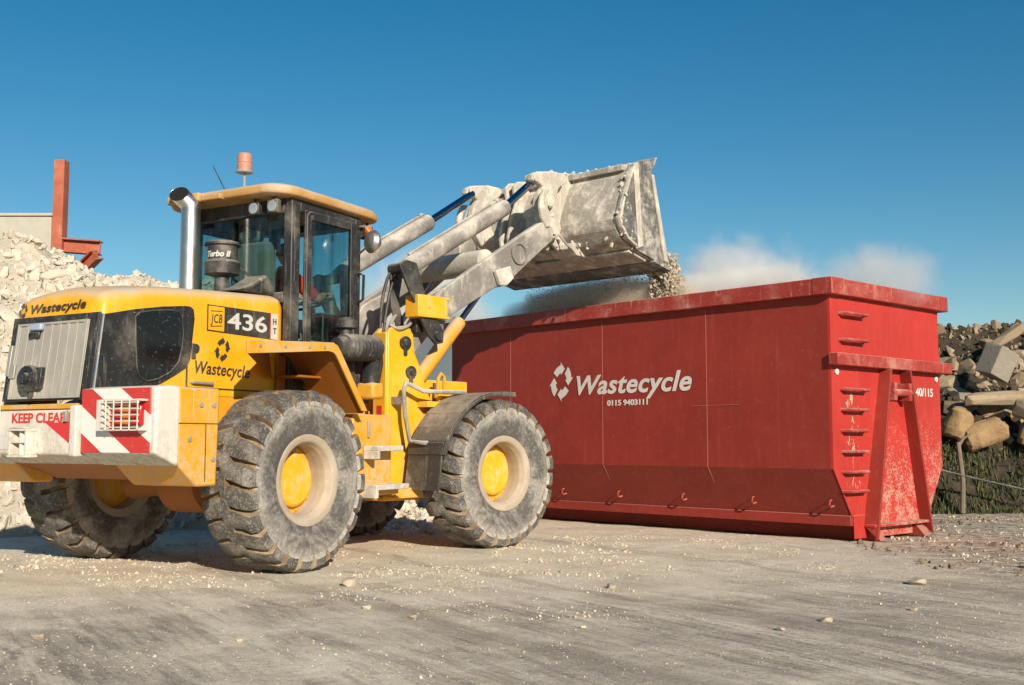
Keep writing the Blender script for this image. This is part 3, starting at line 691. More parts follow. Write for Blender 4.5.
# steps on the side tank
for z,x0,x1,yo in ((1.02,1.0,1.4,-1.26),(.66,.98,1.5,-1.26)):
    mb=MB(); mb.box(x0,x1,yo,-1.09,z-.025,z+.025); mb.box(x0,x0+.04,yo,-1.09,z-.10,z-.025); rb(mb,'step',M['pale_steel'],.006)
mb=MB(); mb.box(1.06,1.085,-1.105,-1.08,1.12,1.28); rb(mb,'latch',M['steel'],.004)

# --- counterweight and bumper
mb=MB(); pr=[(-1.47,1.49),(-1.47,.92),(-1.27,.745),(-1.07,.745),(-1.05,1.49)]
mb.prism(pr,'y',.60,1.30); rb(mb,'counterweight',M['yellow_lower'],.02); mb=MB(); mb.prism(pr,'y',-1.30,-.60)
pass
rb(mb,'counterweight',M['yellow_lower'],.02)
mb=MB(); mb.prism([(-1.455,1.30),(-1.455,.915),(-1.04,.775),(-.96,.775),(-.96,1.30)],'y',-.598,.598); rb(mb,'belly_plate',M['orange_under'],.01)  # darker orange puts the underside's shade into its colour
mb=MB()
bt=[(-1.70,1.485),(-1.71,1.0),(-1.50,.905),(-1.475,.905),(-1.475,1.495),(-1.58,1.497)]
mb.prism(bt,'y',-1.325,-.525); mb.prism(bt,'y',.525,1.325)
mb.prism([(-1.66,1.335),(-1.66,.985),(-1.49,.91),(-1.46,.91),(-1.46,1.335)],'y',-.515,.515)
rb(mb,'bumper',M['white'],.03,seg=3)
mb=MB(); mb.box(-1.716,-1.704,-1.275,-.535,1.0,1.475); rb(mb,'warning_panel',M['stripe'],.004)
mb=MB(); mb.box(-1.716,-1.704,.535,1.275,1.0,1.475); rb(mb,'warning_panel',M['stripe'],.004)
mb=MB(); mb.box(-1.75,-1.66,-.515,-.44,.97,1.36); rb(mb,'bracket',M['white'],.012)
mb=MB(); mb.box(-1.672,-1.60,-.43,.50,1.335,1.375); rb(mb,'trim_strip',M['yellow_dusty'],.006)
# towing eye box
mb=MB(); mb.box(-1.76,-1.66,.24,.265,.98,1.165); mb.box(-1.76,-1.66,.04,.065,.98,1.165); mb.box(-1.765,-1.655,.035,.27,1.165,1.185); mb.box(-1.75,-1.66,.066,.239,1.07,1.085); mb.box(-1.765,-1.655,.035,.27,.96,.98); mb.tube([(-1.71,.15,.94),(-1.71,.15,1.19)],.028,10); mb.box(-1.77,-1.70,.06,.24,1.186,1.198); rb(mb,'tow_hitch',M['white'],.004)
mb=MB(); mb.box(-1.668,-1.661,.29,.51,1.02,1.14); rb(mb,'number_plate',M['letter_silver'])
text('lettering','KEEP CLEAR',.105,(-1.662,.36,1.232),(0,-1,0),(0,0,1),M['red_paint'],LD,bold=.003,fit=.66)
mb=MB(); mb.prism([(-.05,1.23),(-.26,1.23),(-.30,1.325),(-.43,1.25),(-.43,1.02)],'x',-1.664,-1.6605); rb(mb,'chevron',M['red_paint'],smooth=0)
mb=MB(); mb.box(-1.69,-1.66,-.325,-.285,1.235,1.315); rb(mb,'latch',M['steel'],.004)
# caged tail lamps
def tail(y0,y1):
    mb=MB(); z0,z1=1.175,1.375; x0,x1=-1.79,-1.715
    yo=y0 if abs(y0)<abs(y1) else y1; s=1 if y1>y0 else -1; ya=y0; yb=y1
    mb.prism([(x1,ya-s*.10),(x0,ya-s*.07),(x0,ya),(x1,ya)],'z',z0-.015,z1+.015)
    mb.box(x0,x1,ya,yb,z1,z1+.015); mb.box(x0,x1,ya,yb,z0-.015,z0); pass
    lamp=rb(mb,'tail_lamp',M['white'],.004)
    cg=MB()
    for i in range(5): z=z0+.01+i*(z1-z0-.02)/4; cg.tube([(x0-.012,ya,z),(x0-.012,yb,z)],.0055,6)
    for i in range(5): y=ya+s*.05+i*(yb-ya-s*.06)/4; cg.tube([(x0-.014,y,z0-.01),(x0-.014,y,z1+.01)],.0055,6)
    cg.build('cage',M['white'],lamp)
    for k,(a,b,m_) in enumerate(((.15,.38,'red_lamp'),(.40,.62,'orange_lamp'),(.64,.92,'red_lamp'))):
        q=MB(); q.box(x0+.03,x1,ya+(yb-ya)*a,ya+(yb-ya)*b,z0+.025,z1-.025); q.build('lens',M[m_],lamp,bevel=.015)
tail(-.86,-1.255); tail(.86,1.255)

# --- engine hood
HY0,HY1=-.60,.44
def lean(z): return -(2.12-z)*.125
secs=[(-1.60,2.165,.045,.09),(-1.575,2.215,.014,.11),(-1.53,2.25,.003,.13),(-1.42,2.285,0,.14),(-1.1,2.335,0,.14),(-.76,2.365,0,.14),(-.3,2.395,0,.14),(.1,2.415,0,.14),(.34,2.425,0,.14),(.40,2.415,.01,.13),(.42,2.37,.035,.10)]
mb=MB(); vs=[];N=0
for (x,zt,ins,r) in secs:
    y0,y1=HY0+ins,HY1-ins; ring_=[(y0,1.47),(y0,1.8)]
    for i in range(7): a=math.pi-math.pi/2*i/6; ring_.append((y0+r+r*math.cos(a),zt-r+r*math.sin(a)))
    for i in range(1,6): tt=i/6; ring_.append((y0+r+(y1-y0-2*r)*tt,zt+.035*math.sin(math.pi*tt)))
    for i in range(7): a=math.pi/2-math.pi/2*i/6; ring_.append((y1-r+r*math.cos(a),zt-r+r*math.sin(a)))
    ring_+=[(y1,1.8),(y1,1.47)]; N=len(ring_)
    k=sstep(-1.2,-1.55,x)
    vs+=[(x+k*lean(min(z,2.12)),y,z) for (y,z) in ring_]
fs=[(i*N+j,i*N+j+1,(i+1)*N+j+1,(i+1)*N+j) for i in range(len(secs)-1) for j in range(N-1)]+[tuple(range(N))[::-1],tuple(range((len(secs)-1)*N,len(secs)*N))]
mb.add(vs,fs); hood=rb(mb,'hood',M['yellow'],smooth=50)
# dusty rear band of the hood
def rearplane(y,z,off): return (-1.60+lean(min(z,2.12))-off,y,z)
def rquad(mb,y0,y1,z0,z1,o0,o1,mi=0):
    v=[rearplane(y,z,o) for o in (o0,o1) for (y,z) in ((y0,z0),(y1,z0),(y1,z1),(y0,z1))]
    mb.add(v,[(0,1,2,3),(7,6,5,4),(0,4,5,1),(1,5,6,2),(2,6,7,3),(3,7,4,0)],mi)
# black side panel (both sides) with oval vent and seam
side=[(-1.605,2.055),(-1.30,2.125),(-1.02,2.175),(-.78,2.205),(-.72,2.205),(-.685,2.185),(-.67,2.11),(-.71,1.76),(-.75,1.69),(-.86,1.625),(-1.02,1.545),(-1.15,1.515),(-1.3,1.50),(-1.672,1.478)]
oval=[(-1.30,2.06),(-1.26,2.10),(-1.12,2.13),(-.95,2.15),(-.86,2.15),(-.82,2.12),(-.80,1.98),(-.81,1.86),(-.84,1.74),(-.92,1.65),(-1.05,1.585),(-1.16,1.56),(-1.24,1.59),(-1.27,1.66),(-1.29,1.85)]
for (ya,yb,yc,yd) in ((HY0-.006,HY0+.004,HY0-.012,HY0-.004),(HY1+.006,HY1-.004,HY1+.012,HY1+.004)):
    mb=MB(); mb.prism(side,'y',ya,yb); p=rb(mb,'side_panel',M['black'],.003)
    mb=MB(); mb.prism(oval,'y',yc,yd); mb.build('vent',M['gloss_black'],p,bevel=.003)
    mb=MB(); mb.tube([(a,yc,b) for a,b in oval+oval[:1]],.008,6); mb.box(-.855,-.835,yc-.012*(1 if yc<0 else -1),yc,1.86,1.98); mb.build('vent_seal',M['black_dusty'],p)
    s=1 if yc>0 else -1
    mb=MB(); mb.box(-.752,-.738,ya+s*.003,yb,1.49,2.20); mb.box(-.75,.40,ya+s*.0,yb,1.525,1.537); mb.build('panel_seam',M['dark'],p)
# bright rear corner trim
for y in (HY0-.004,HY1+.004):
    mb=MB(); mb.tube([rearplane(y,z,-.01) for z in (1.48,1.8,2.06)],.013,8); rb(mb,'corner_trim',M['chrome'])
# rear grille door
mb=MB(); rquad(mb,-.598,.438,1.40,2.075,.002,.014); rb(mb,'radiator_surround',M['black_dusty'],.004)
mb=MB(); rquad(mb,-.495,.345,1.415,2.02,.016,.026)
for i in range(9): y=-.46+i*.098; rquad(mb,y-.018,y+.018,1.43,2.005,.026,.034)
rquad(mb,-.495,-.475,1.415,2.02,.026,.042); rquad(mb,.325,.345,1.415,2.02,.026,.038); rquad(mb,-.475,.325,2.0,2.02,.026,.038); rquad(mb,-.475,.325,1.415,1.43,.026,.038)
gd=rb(mb,'grille_door',M['grille'],.004)
mb=MB(); rquad(mb,-.0,.14,1.955,2.01,.04,.085); mb.build('latch',M['grey_cap'],gd,bevel=.012)
mb=MB(); rquad(mb,.04,.17,1.90,1.945,.04,.06); mb.build('handle',M['black'],gd,bevel=.008)
mb=MB(); c=rearplane(.06,1.565,.035); d=Vector((-1,0,.12)); mb.lathe([(0,.105),(.05,.11),(.075,.10),(.08,.06),(.06,.05),(.10,.04),(.105,0)],c,d,20); rquad(mb,-.075,.05,1.49,1.66,.036,.075); rquad(mb,.03,.06,1.42,1.5,.03,.07)
mb.build('socket_cover',M['black'],gd,bevel=.004)
mb=MB(); rquad(mb,.29,.36,1.58,1.69,.036,.05); rquad(mb,.36,.40,1.60,1.85,.02,.05); mb.build('hinge',M['steel'],gd,bevel=.006)
# hood lettering
text('lettering','Wastecycle',.098,(-1.6185,.24,2.105),(0,-1,.02),(.10,0,1),M['letter_grey'],LD,bold=.002,shear=.25,fit=.66,spacing=1.05)
recycle_mark('emblem',(-1.6185,.33,2.135),(0,-1,0),(.10,0,1),.052,M['letter_grey'],LD)
text('lettering','Wastecycle',.150,(-.655,HY0-.002,1.655),(1,0,-.02),(0,0,1),M['letter_grey'],LD,bold=.003,shear=.22,fit=.65,spacing=1.05)
recycle_mark('emblem',(-.345,HY0-.002,1.87),(1,0,0),(0,0,1),.088,M['letter_grey'],LD)
mb=MB(); mb.prism([(-.53,2.02),(.335,2.005),(.335,2.245),(-.53,2.245)],'y',HY0-.002,HY0-.0055); dc=rb(mb,'model_decal',M['decal'])
mb=MB(); mb.prism([(-.52,2.03),(-.335,2.027),(-.335,2.235),(-.52,2.235)],'y',HY0-.0065,HY0-.0085); mb.build('badge',M['yellow'],dc,smooth=0)
mb=MB(); mb.prism([(.245,2.008),(.333,2.007),(.333,2.243),(.245,2.243)],'y',HY0-.0065,HY0-.0085); mb.build('decal_end',M['letter_silver'],dc,smooth=0)
mb=MB(); mb.prism([(.236,2.008),(.244,2.008),(.244,2.243),(.236,2.243)],'y',HY0-.0065,HY0-.0085); mb.build('decal_edge',M['red_paint'],dc,smooth=0)
text('lettering','JCB',.105,(-.495,HY0-.0098,2.092),(1,0,.05),(0,0,1),M['letter_grey'],dc,bold=.0015,fit=.135,spacing=1.12,shear=.12)
mb=MB(); mb.prism([(-.495,2.055),(-.36,2.07),(-.36,2.078),(-.495,2.063)],'y',HY0-.0095,HY0-.0105); mb.prism([(-.495,2.187),(-.36,2.197),(-.36,2.205),(-.495,2.195)],'y',HY0-.0095,HY0-.0105); mb.build('badge_line',M['letter_grey'],dc,smooth=0)
text('lettering','436',.20,(-.295,HY0-.0075,2.062),(1,0,0),(0,0,1),M['letter_silver'],dc,bold=.003,fit=.49)
text('lettering','H',.075,(.268,HY0-.0098,2.145),(1,0,0),(0,0,1),M['letter_grey'],dc,bold=.002)
text('lettering','T',.075,(.272,HY0-.0098,2.06),(1,0,0),(0,0,1),M['letter_grey'],dc,bold=.002)
mb=MB(); mb.tube([(-.695,HY0-.004,1.575),(-.69,HY0-.03,1.575),(-.47,HY0-.03,1.572),(-.465,HY0-.004,1.572)],.014,8); rb(mb,'door_handle',M['steel'])
mb=MB(); mb.lathe([(0,.04),(.018,.036),(.02,0)],(-.655,HY0,1.86),(0,-1,0),14); mb.box(-.70,-.655,HY0-.016,HY0-.003,1.77,1.90); rb(mb,'lock',M['dark'],.006)

for x,z in ((-1.12,1.36),(-1.12,.95),(-1.36,1.10),(-1.25,1.36)):
    mb=MB(); mb.lathe([(0,.022),(.012,.02),(.013,0)],(x,-1.301,z),(0,-1,0),6); rb(mb,'bolt',M['steel'],smooth=0)
for x in (-.6,-.3,0,.2):
    mb=MB(); mb.lathe([(0,.016),(.010,.014),(.011,0)],(x,-1.276,1.85+.055*(x+.74)),(0,-1,0),6); rb(mb,'bolt',M['steel'],smooth=0)
mb=MB(); mb.box(-1.47,-1.07,-1.303,-1.299,1.215,1.222); mb.box(-1.20,-1.193,-1.303,-1.299,.78,1.215); rb(mb,'panel_seam',M['dark'])
# yellow cab corner strip
mb=MB(); mb.prism([(.445,1.5),(.565,1.5),(.565,2.2),(.54,2.33),(.50,2.375),(.445,2.39)],'y',-.66,-.56); rb(mb,'corner_panel',M['yellow'],.02)

# --- exhaust, pre-cleaner
mb=MB(); ex,ey=.10,.29; mb.lathe([(2.40,.094),(2.9,.091),(3.275,.089)],(ex,ey,0),(0,0,1),28,0,True,False)
LF=Vector((-.62,.585,.80)).normalized(); c0=Vector((ex,ey,3.275)); nb=24
def cutring(r,c,n,d,rr):   # circle of radius rr about the line c + t d, slid along d onto the plane through c with normal n
    out=[]
    for p in mb.ring(c,d,rr,nb,(.3,.5,.2)):
        p=Vector(p); out.append(p+d*((c-p).dot(n)/d.dot(n)))
    return out
Z=Vector((0,0,1)); mit=(Z+LF).normalized(); nmouth=(LF*.62+Vector((-.69,-.72,0))*.62+Z*.10).normalized(); c1=c0+Z*.03; c2=c1+LF*.155
def lathe_ring(c,d,n,rr):
    a=Vector((1,0,0)); b=Vector((0,1,0)); R0=[c1+a*(rr*math.cos(6.2832*i/nb))+b*(rr*math.sin(6.2832*i/nb)) for i in range(nb)]
    q=[p+Z*((c1-p).dot(mit)/Z.dot(mit)) for p in R0]
    if n is None: return q
    return [p+d*((c-p).dot(n)/d.dot(n)) for p in q]
r0=[(ex+.088*math.cos(6.2832*i/nb),ey+.088*math.sin(6.2832*i/nb),3.20) for i in range(nb)]; r1=lathe_ring(c1,LF,None,.088); r2=lathe_ring(c2,LF,nmouth,.088)
mb.add(r0+r1+r2,[(k*nb+j,k*nb+(j+1)%nb,(k+1)*nb+(j+1)%nb,(k+1)*nb+j) for k in (0,1) for j in range(nb)])

pipe=rb(mb,'exhaust_pipe',M['chrome'],smooth=50)
mb=MB(); r3=[c2+(p-c2)*.95+LF*.002 for p in r2]; r4=[p-LF*.04 for p in r3]; mb.add(r3+r4,[(j,(j+1)%nb,nb+(j+1)%nb,nb+j) for j in range(nb)]+[tuple(range(nb,2*nb))]+[tuple(range(nb))]); mb.build('outlet',M['dark_mouth'],pipe)  # black disc closes the mouth, painting in the dark of the hollow pipe
mb=MB(); px_,py_=.10,-.13; mb.lathe([(2.40,.068),(2.60,.066),(2.60,.10),(2.615,.158),(2.72,.163),(2.735,.15),(2.745,.136),(2.87,.14),(2.882,.168),(2.90,.165),(2.925,.11),(2.935,0)],(px_,py_,0),(0,0,1),32,0,True,False)
mb.lathe([(2.47,.072),(2.5,.074),(2.53,.072)],(px_,py_,0),(0,0,1),24)
pc=rb(mb,'air_precleaner',M['black_dusty'],smooth=45)
a0=-3.50
def wrapc(x,y,z):
    a=a0+x/.139; r=.1395+z; return Vector((px_+r*math.cos(a),py_+r*math.sin(a),2.765+y))
text('lettering','Turbo II',.075,(0,0,0),(1,0,0),(0,0,1),M['letter_white'],pc,bold=.002,shear=.25,fit=.235,wrap=wrapc)
# dark plinth behind hood
mb=MB(); mb.prism([(-.08,2.43),(.42,2.43),(.42,2.52),(.3,2.62),(.1,2.5)],'y',-.50,-.24); rb(mb,'dust_cover',M['black_dusty'],.03)

# --- cab
mb=MB()
ZC0,ZC1=1.46,3.35
def post(x0,x1,y0,y1,z0=1.98,z1=ZC1): mb.box(x0,x1,y0,y1,z0,z1)
for s in (-1,1):
    ya,yb=(-.70,-.60) if s<0 else (.60,.70)
    post(.40,.52,ya,yb); post(1.34,1.42,ya,yb); mb.box(.52,1.34,ya,yb,3.22,ZC1); mb.box(.52,1.34,ya,yb,1.98,2.03)
mb.box(.40,.47,-.60,.60,3.2,ZC1); mb.box(.40,.47,-.60,.60,2.36,2.46)
mb.box(.40,1.60,-.69,.69,ZC0,1.98); mb.box(1.42,1.66,-.45,.45,ZC0,2.0); mb.box(1.42,1.64,-.5,.5,3.24,ZC1)
mb.box(1.66,1.69,-.03,.03,1.98,3.26) if False else None
cab=rb(mb,'cab_frame',M['black_dusty'],.012)
# door (right) : frame, glass, handle
for s in (-1,1):
    yo,yi=(-.722,-.702) if s<0 else (.722,.702)
    mb=MB(); mb.box(.56,.66,yo,yi,1.60,3.24); mb.box(1.24,1.32,yo,yi,1.60,3.24); mb.box(.66,1.24,yo,yi,3.16,3.24); mb.box(.66,1.24,yo,yi,1.60,2.02)
    mb.tube([(.585,yo,2.0),(.585,yo,3.18),(.62,yo,3.22),(.66,yo,3.225)],.016,8)
    dr=rb(mb,'door',M['black_dusty'],.008)
    mb=MB(); mb.box(.655,1.245,yi-.004*s-.003,yi-.004*s+.003,2.015,3.165); mb.build('window',M['glass'],dr)
    mb=MB(); mb.tube([(1.36,yo*1.0,2.45),(1.36,yo*1.08,2.48),(1.36,yo*1.09,2.72),(1.36,yo,2.75)],.014,8); mb.box(1.26,1.30,yo*1.03,yo,2.25,2.42); mb.build('handle',M['black'],dr)
mb=MB(); mb.box(.430,.436,-.60,.60,2.46,3.2); rb(mb,'rear_window',M['glass'])
mb=MB(); mb.tube([(.422,-.30,2.55),(.422,.05,2.78)],.008,6); mb.box(.405,.428,.03,.07,2.75,2.8); rb(mb,'wiper',M['black'])
pl=[(1.42,-.66),(1.52,-.615),(1.60,-.50),(1.645,-.30),(1.66,0),(1.645,.30),(1.60,.50),(1.52,.615),(1.42,.66)]
mb=MB(); 
for z0,z1 in ((1.98,3.25),):
    q=[(p[0]-.006,p[1]*.99) for p in pl]; 
    for i in range(8): mb.prism([pl[i],pl[i+1],q[i+1],q[i]],'z',z0,z1)
rb(mb,'windscreen',M['glass'],smooth=60,weld=True)
mb=MB(); mb.prism(pl,'z',1.90,1.985); mb.prism(pl,'z',3.245,3.30); rb(mb,'windscreen_frame',M['black'],.004)
# roof: rounded slab with raised rear channel
def rrect(x0,x1,y0,y1,r,n=6):
    out=[]
    for cx,cy,a in ((x1-r,y1-r,0),(x0+r,y1-r,90),(x0+r,y0+r,180),(x1-r,y0+r,270)):
        for i in range(n+1): t=R(a+90*i/n); out.append((cx+r*math.cos(t),cy+r*math.sin(t)))
    return out
mb=MB(); lv=[(3.345,.06,.0),(3.35,.015,0),(3.37,0,0),(3.41,.0,0),(3.435,.02,0),(3.455,.07,0),(3.462,.2,0)]
vs=[];n_=0
for z,i_,_ in lv:
    rr=rrect(.17+i_,1.74-i_,-.78+i_,.78-i_,.24-i_*.6); n_=len(rr); vs+=[(a,b,z-.04*sstep(1.2,1.74,a)-.015*sstep(.5,.8,abs(b))) for a,b in rr]
mb.add(vs,[(k*n_+j,k*n_+(j+1)%n_,(k+1)*n_+(j+1)%n_,(k+1)*n_+j) for k in range(len(lv)-1) for j in range(n_)]+[tuple(range(n_))[::-1],tuple(range((len(lv)-1)*n_,len(lv)*n_))])
mb.box(.10,.42,.20,.62,3.345,3.425); mb.box(.13,.34,-.05,.2,3.345,3.395)
rb(mb,'roof',M['roof'],.02,smooth=50)
mb=MB(); mb.tube([(.60,.10,3.45),(.60,.10,3.72)],.014,8); mb.lathe([(3.70,.082),(3.715,.086),(3.725,.074)],(.6,.1,0),(0,0,1),20)
bc=rb(mb,'beacon',M['steel'])
mb=MB(); mb.lathe([(3.725,.070),(3.78,.074),(3.79,.066),(3.80,.071),(3.872,.068),(3.89,.060),(3.895,0)],(.6,.1,0),(0,0,1),24,0,True,False); mb.build('beacon_lens',M['beacon'],bc)
mb=MB(); mb.tube([(.6,.29,3.45),(.6,.33,3.52),(.6,.53,3.83)],[.010,.007,.004],6); mb.lathe([(3.44,.03),(3.47,.025)],(.6,.29,0),(0,0,1),12); rb(mb,'antenna',M['black'])
def worklamp(x,y,z,dx):
    mb=MB(); s=.064
    mb.box(x-dx*.04,x+dx*.02,y-s,y+s,z-s,z+s); mb.box(x-.015,x+.015,y-.012,y+.012,z+s,z+.11)
    o=rb(mb,'work_lamp',M['black_dusty'],.012)
    mb=MB(); mb.lathe([(0,.054),(.008,.05),(.012,0)],(x+dx*.02,y,z),(dx,0,0),18); mb.build('lens',M['lens'],o)
for y in (-.33,-.56,.52): worklamp(.30,y,3.245,-1)
worklamp(1.62,-.62,3.20,1); worklamp(1.62,.62,3.20,1)
# mirror on bracket
for s in (-1,1):
    mb=MB(); mb.tube([(1.40,s*.70,3.22),(1.36,s*.80,3.20),(1.30,s*.86,3.17),(1.30,s*.93,3.10)],.012,8); mb.tube([(1.40,s*.70,2.95),(1.34,s*.84,3.0),(1.30,s*.93,3.06)],.010,8)
    o=rb(mb,'mirror',M['steel'])
    mb=MB(); mb.lathe([(-.03,.08),(0,.108),(.015,.112),(.03,.106),(.055,.085),(.075,.045),(.08,0)],(1.30,s*.95,3.03),(-.8,s*-.25,.1),24); mb.v=[(a,b,3.03+(c-3.03)*1.05) for a,b,c in mb.v]; mb.build('mirror_housing',M['chrome'],o,smooth=60)
    mb=MB(); mb.lathe([(-.075,.03),(-.032,.082)],(1.30,s*.95,3.03),(-.8,s*-.25,.1),24); mb.build('mirror_back',M['black'],o)
mb=MB(); mb.lathe([(0,.045),(.05,.045),(.06,.03)],(1.44,-.74,3.19),(0,-1,0),14); rb(mb,'indicator_lamp',M['orange_lamp'])
# cab interior
mb=MB(); mb.box(.62,1.10,-.26,.26,2.02,2.16); mb.prism([(.60,2.14),(.74,2.14),(.70,2.9),(.66,3.0),(.56,3.0)],'y',-.25,.25); mb.box(.56,.66,-.14,.14,3.0,3.12); rb(mb,'seat',M['seat'],.04)
mb=MB(); mb.tube([(1.56,0,1.98),(1.50,0,2.45)],.04,10); c=Vector((1.49,0,2.50)); d=Vector((-.45,0,1)); 
rg=mb.ring(c,d,.19,24); mb.tube(rg+rg[:1],.014,8); mb.tube([rg[0],rg[12]],.012,6); rb(mb,'steering_wheel',M['black'])
mb=MB(); mb.box(1.0,1.35,-.58,-.40,1.98,2.30); mb.box(1.0,1.3,-.56,-.42,2.30,2.33); rb(mb,'console',M['black'],.02)

# --- rear mudguards
for s in (-1,1):
    mb=MB()
    def Y(v): return v if s<0 else -v
    plan=[(-.74,Y(-1.26)),(.36,Y(-1.26)),(.36,Y(-.66)),(.20,Y(-.655))]
    zt=lambda x:1.895+.055*(x+.74)
    def slab(th0,th1):
        return [(x,y,zt(x)+th0) for x,y in plan],[(x,y,zt(x)+th1) for x,y in plan]
    a,b=slab(0,-.018); mb.add(a+b,[(0,1,2,3),(7,6,5,4)]+[(i,(i+1)%4,4+(i+1)%4,4+i) for i in range(4)])
    # outer lip
    lip=[(-.74,1.895),(.30,1.952),(.38,1.935),(.43,1.88),(.82,1.36),(.74,1.36),(.37,1.84),(.33,1.865),(.26,1.873),(-.74,1.785)]
    mb.prism(lip,'y',Y(-1.275),Y(-1.255))
    # sloping front panel
    mb.prism([(.34,1.95),(.42,1.90),(.815,1.36),(.807,1.355),(.412,1.887),(.335,1.94)],'y',Y(-1.254),Y(-.66))
    rb(mb,'rear_mudguard',M['yellow_dusty'],.006)
    mb=MB(); mb.add([(-.72,Y(-1.25),1.86),(.19,Y(-.64),1.90),(.24,Y(-.64),1.64),(-.72,Y(-1.25),1.79)],[(0,1,2,3)]); mb.add([(-.70,Y(-1.24),1.78),(.24,Y(-.64),1.645),(.40,Y(-.64),1.66),(.70,Y(-1.24),1.46),(.40,Y(-1.25),1.85),(.2,Y(-1.25),1.85)],[(0,1,2,3,4,5)][:0])
    mb.prism([(.325,1.925),(.404,1.878),(.80,1.345),(.785,1.34),(.39,1.87),(.32,1.91)],'y',Y(-1.25),Y(-.66)); mb.box(.30,.80,Y(-.655),Y(-.63),1.30,1.86); mb.tube([(.28,Y(-.70),1.66),(.80,Y(-1.22),1.70)],.018,8) if False else None
    mb.box(.26,.74,Y(-.95),Y(-.655),1.655,1.675)
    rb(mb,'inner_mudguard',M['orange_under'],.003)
# intake hose and tank cap by the cab
mb=MB(); path=[(.80,-.88,1.93),(.90,-.88,1.96)]; 
pr=[(0,.085),(.05,.09),(.09,.10)]
for i in range(9): pr+=[(.10+i*.055,.118),(.125+i*.055,.132),(.15+i*.055,.118)]
pr+=[(.61,.105),(.63,.0)]
mb.lathe(pr,(.84,-.88,1.975),(1,0,.03),24); mb.tube([(1.42,-.86,1.96),(1.46,-.84,1.85),(1.46,-.80,1.60)],[.10,.10,.09],16); hz=rb(mb,'intake_hose',M['black_dusty'],smooth=60)
mb=MB(); mb.box(1.36,1.54,-.92,-.70,1.50,1.66); rb(mb,'valve_block',M['yellow_dusty'],.03)
mb=MB(); mb.lathe([(2.05,.06),(2.16,.06),(2.16,.115),(2.23,.12),(2.235,.09),(2.26,.08),(2.265,0)],(1.0,-.86,0),(0,0,1),20); rb(mb,'filler_cap',M['black_dusty'])
# ------------------------------------------------------------------ front frame (steered), arms, cylinders, bucket
mb=MB(); mb.box(-.95,.55,-.43,.43,.52,1.15); mb.box(-.6,.35,-.38,.38,1.15,1.75); mb.box(-1.35,-.95,-.28,.28,.55,1.4)
tw=[(-1.03,.52),(-1.03,2.20),(-.99,2.25),(-.76,2.29),(-.68,2.2),(-.66,2.01),(-.59,1.88),(-.47,1.60),(-.2,1.2),(.30,1.0),(.30,.52)]
for s in (-1,1):
    mb.prism(tw,'y',s*.62,s*.55); mb.prism(tw,'y',s*.40,s*.46)
    mb.box(-1.05,-1.01,s*.615,s*.41,.54,2.2)
mb.box(-1.0,-.5,-.54,.54,.48,.53)
ff=fb(mb,'front_frame',M['yellow'],.012)
mb=MB(); mb.prism([(-1.10,.52),(-.62,.52),(-.62,.60),(-1.10,.64)],'y',-.85,-.63); fb(mb,'step_plate',M['yellow_dusty'],.012)
for (x,z,r) in ((-.80,2.10,.075),(-.72,1.80,.07)):
    mb=MB(); mb.lathe([(0,r),(.025,r*.95),(.03,r*.5),(.045,r*.45),(.047,0)],(x,-.62,z),(0,-1,0),20); mb.box(x-.02,x+.02,-.645,-.62,z-.13,z); fb(mb,'pivot_pin',M['dark'],.006)
mb=MB(); mb.box(-1.053,-1.050,-.56,-.48,1.35,1.45); fb(mb,'warning_sticker',M['red_paint'])
# lift arms
armp=[(-.52,2.47),(-.33,2.70),(1.08,3.555),(1.26,3.655),(1.40,3.665),(1.49,3.58),(1.46,3.46),(1.33,3.37),(1.0,3.12),(.74,2.92),(.60,2.83),(.48,2.80),(-.19,2.44),(-.34,2.30),(-.46,2.30)]
for s in (-1,1):
    mb=MB(); mb.prism(armp,'y',s*.60,s*.69); 
    mb.lathe([(0,.13),(.025,.13),(.03,.105),(.008,.10),(.006,0)],(.86,s*.69,3.235),(0,s,0),24)
    mb.prism([(-.92,1.98),(-.72,2.24),(-.45,2.62),(-.1,2.80),(.1,2.7),(-.10,2.5),(-.62,1.98),(-.76,1.90)],'y',s*.475,s*.54); mb.prism([(-.45,2.45),(-.3,2.7),(.1,2.8),(.1,2.66),(-.19,2.5)],'y',s*.541,s*.599)
    a=fb(mb,'lift_arm',M['boom'],.012)
    mb=MB(); mb.prism([(.42,2.98),(.66,3.06),(.72,2.93),(.60,2.83),(.50,2.82)],'y',s*.70,s*.76); mb.build('cylinder_lug',M['pale_steel'],a,bevel=.012)
mb=MB(); mb.tube([(.42,-.60,3.10),(.42,.60,3.10)],.14,24); fb(mb,'cross_tube',M['pale_steel'])
# lift cylinders
for s in (-1,1):
    mb=MB(); A=Vector((-.62,s*.505,1.62)); B=Vector((.09,s*.525,2.41)); C_=A+(B-A)*1.88
    d=(B-A).normalized()
    mb.tube([A,A+d*.1,B-d*.02,B],[.06,.078,.078,.066],20); o=fb(mb,'lift_cylinder',M['yellow_dusty'])
    mb=MB(); mb.tube([B,C_],[.034,.034],14); mb.lathe([(-.05,.06),(.05,.06)],C_,(0,1,0),16); mb.build('rod',M['rod'],o)
# black parallel levers standing on the arms
for s in (-1,1):
    mb=MB(); mb.prism([(-1.0,2.89),(-.90,2.95),(-.76,2.93),(-.64,2.62),(-.37,2.24),(-.38,2.12),(-.48,2.10),(-.60,2.20),(-.82,2.58)],'y',s*.715,s*.755)
    mb.prism([(-.84,2.90),(-.70,2.95),(-.66,2.86),(-.72,2.55),(-.60,2.2),(-.70,2.18),(-.82,2.5)],'y',s*.40,s*.43)
    mb.lathe([(-.06,.06),(.24,.06)],(-.80,s*.46,2.89),(0,s,0),16); mb.lathe([(0,.05),(.03,.05)],(-.46,s*.755,2.19),(0,s,0),14)
    fb(mb,'lever',M['dark'],.008)
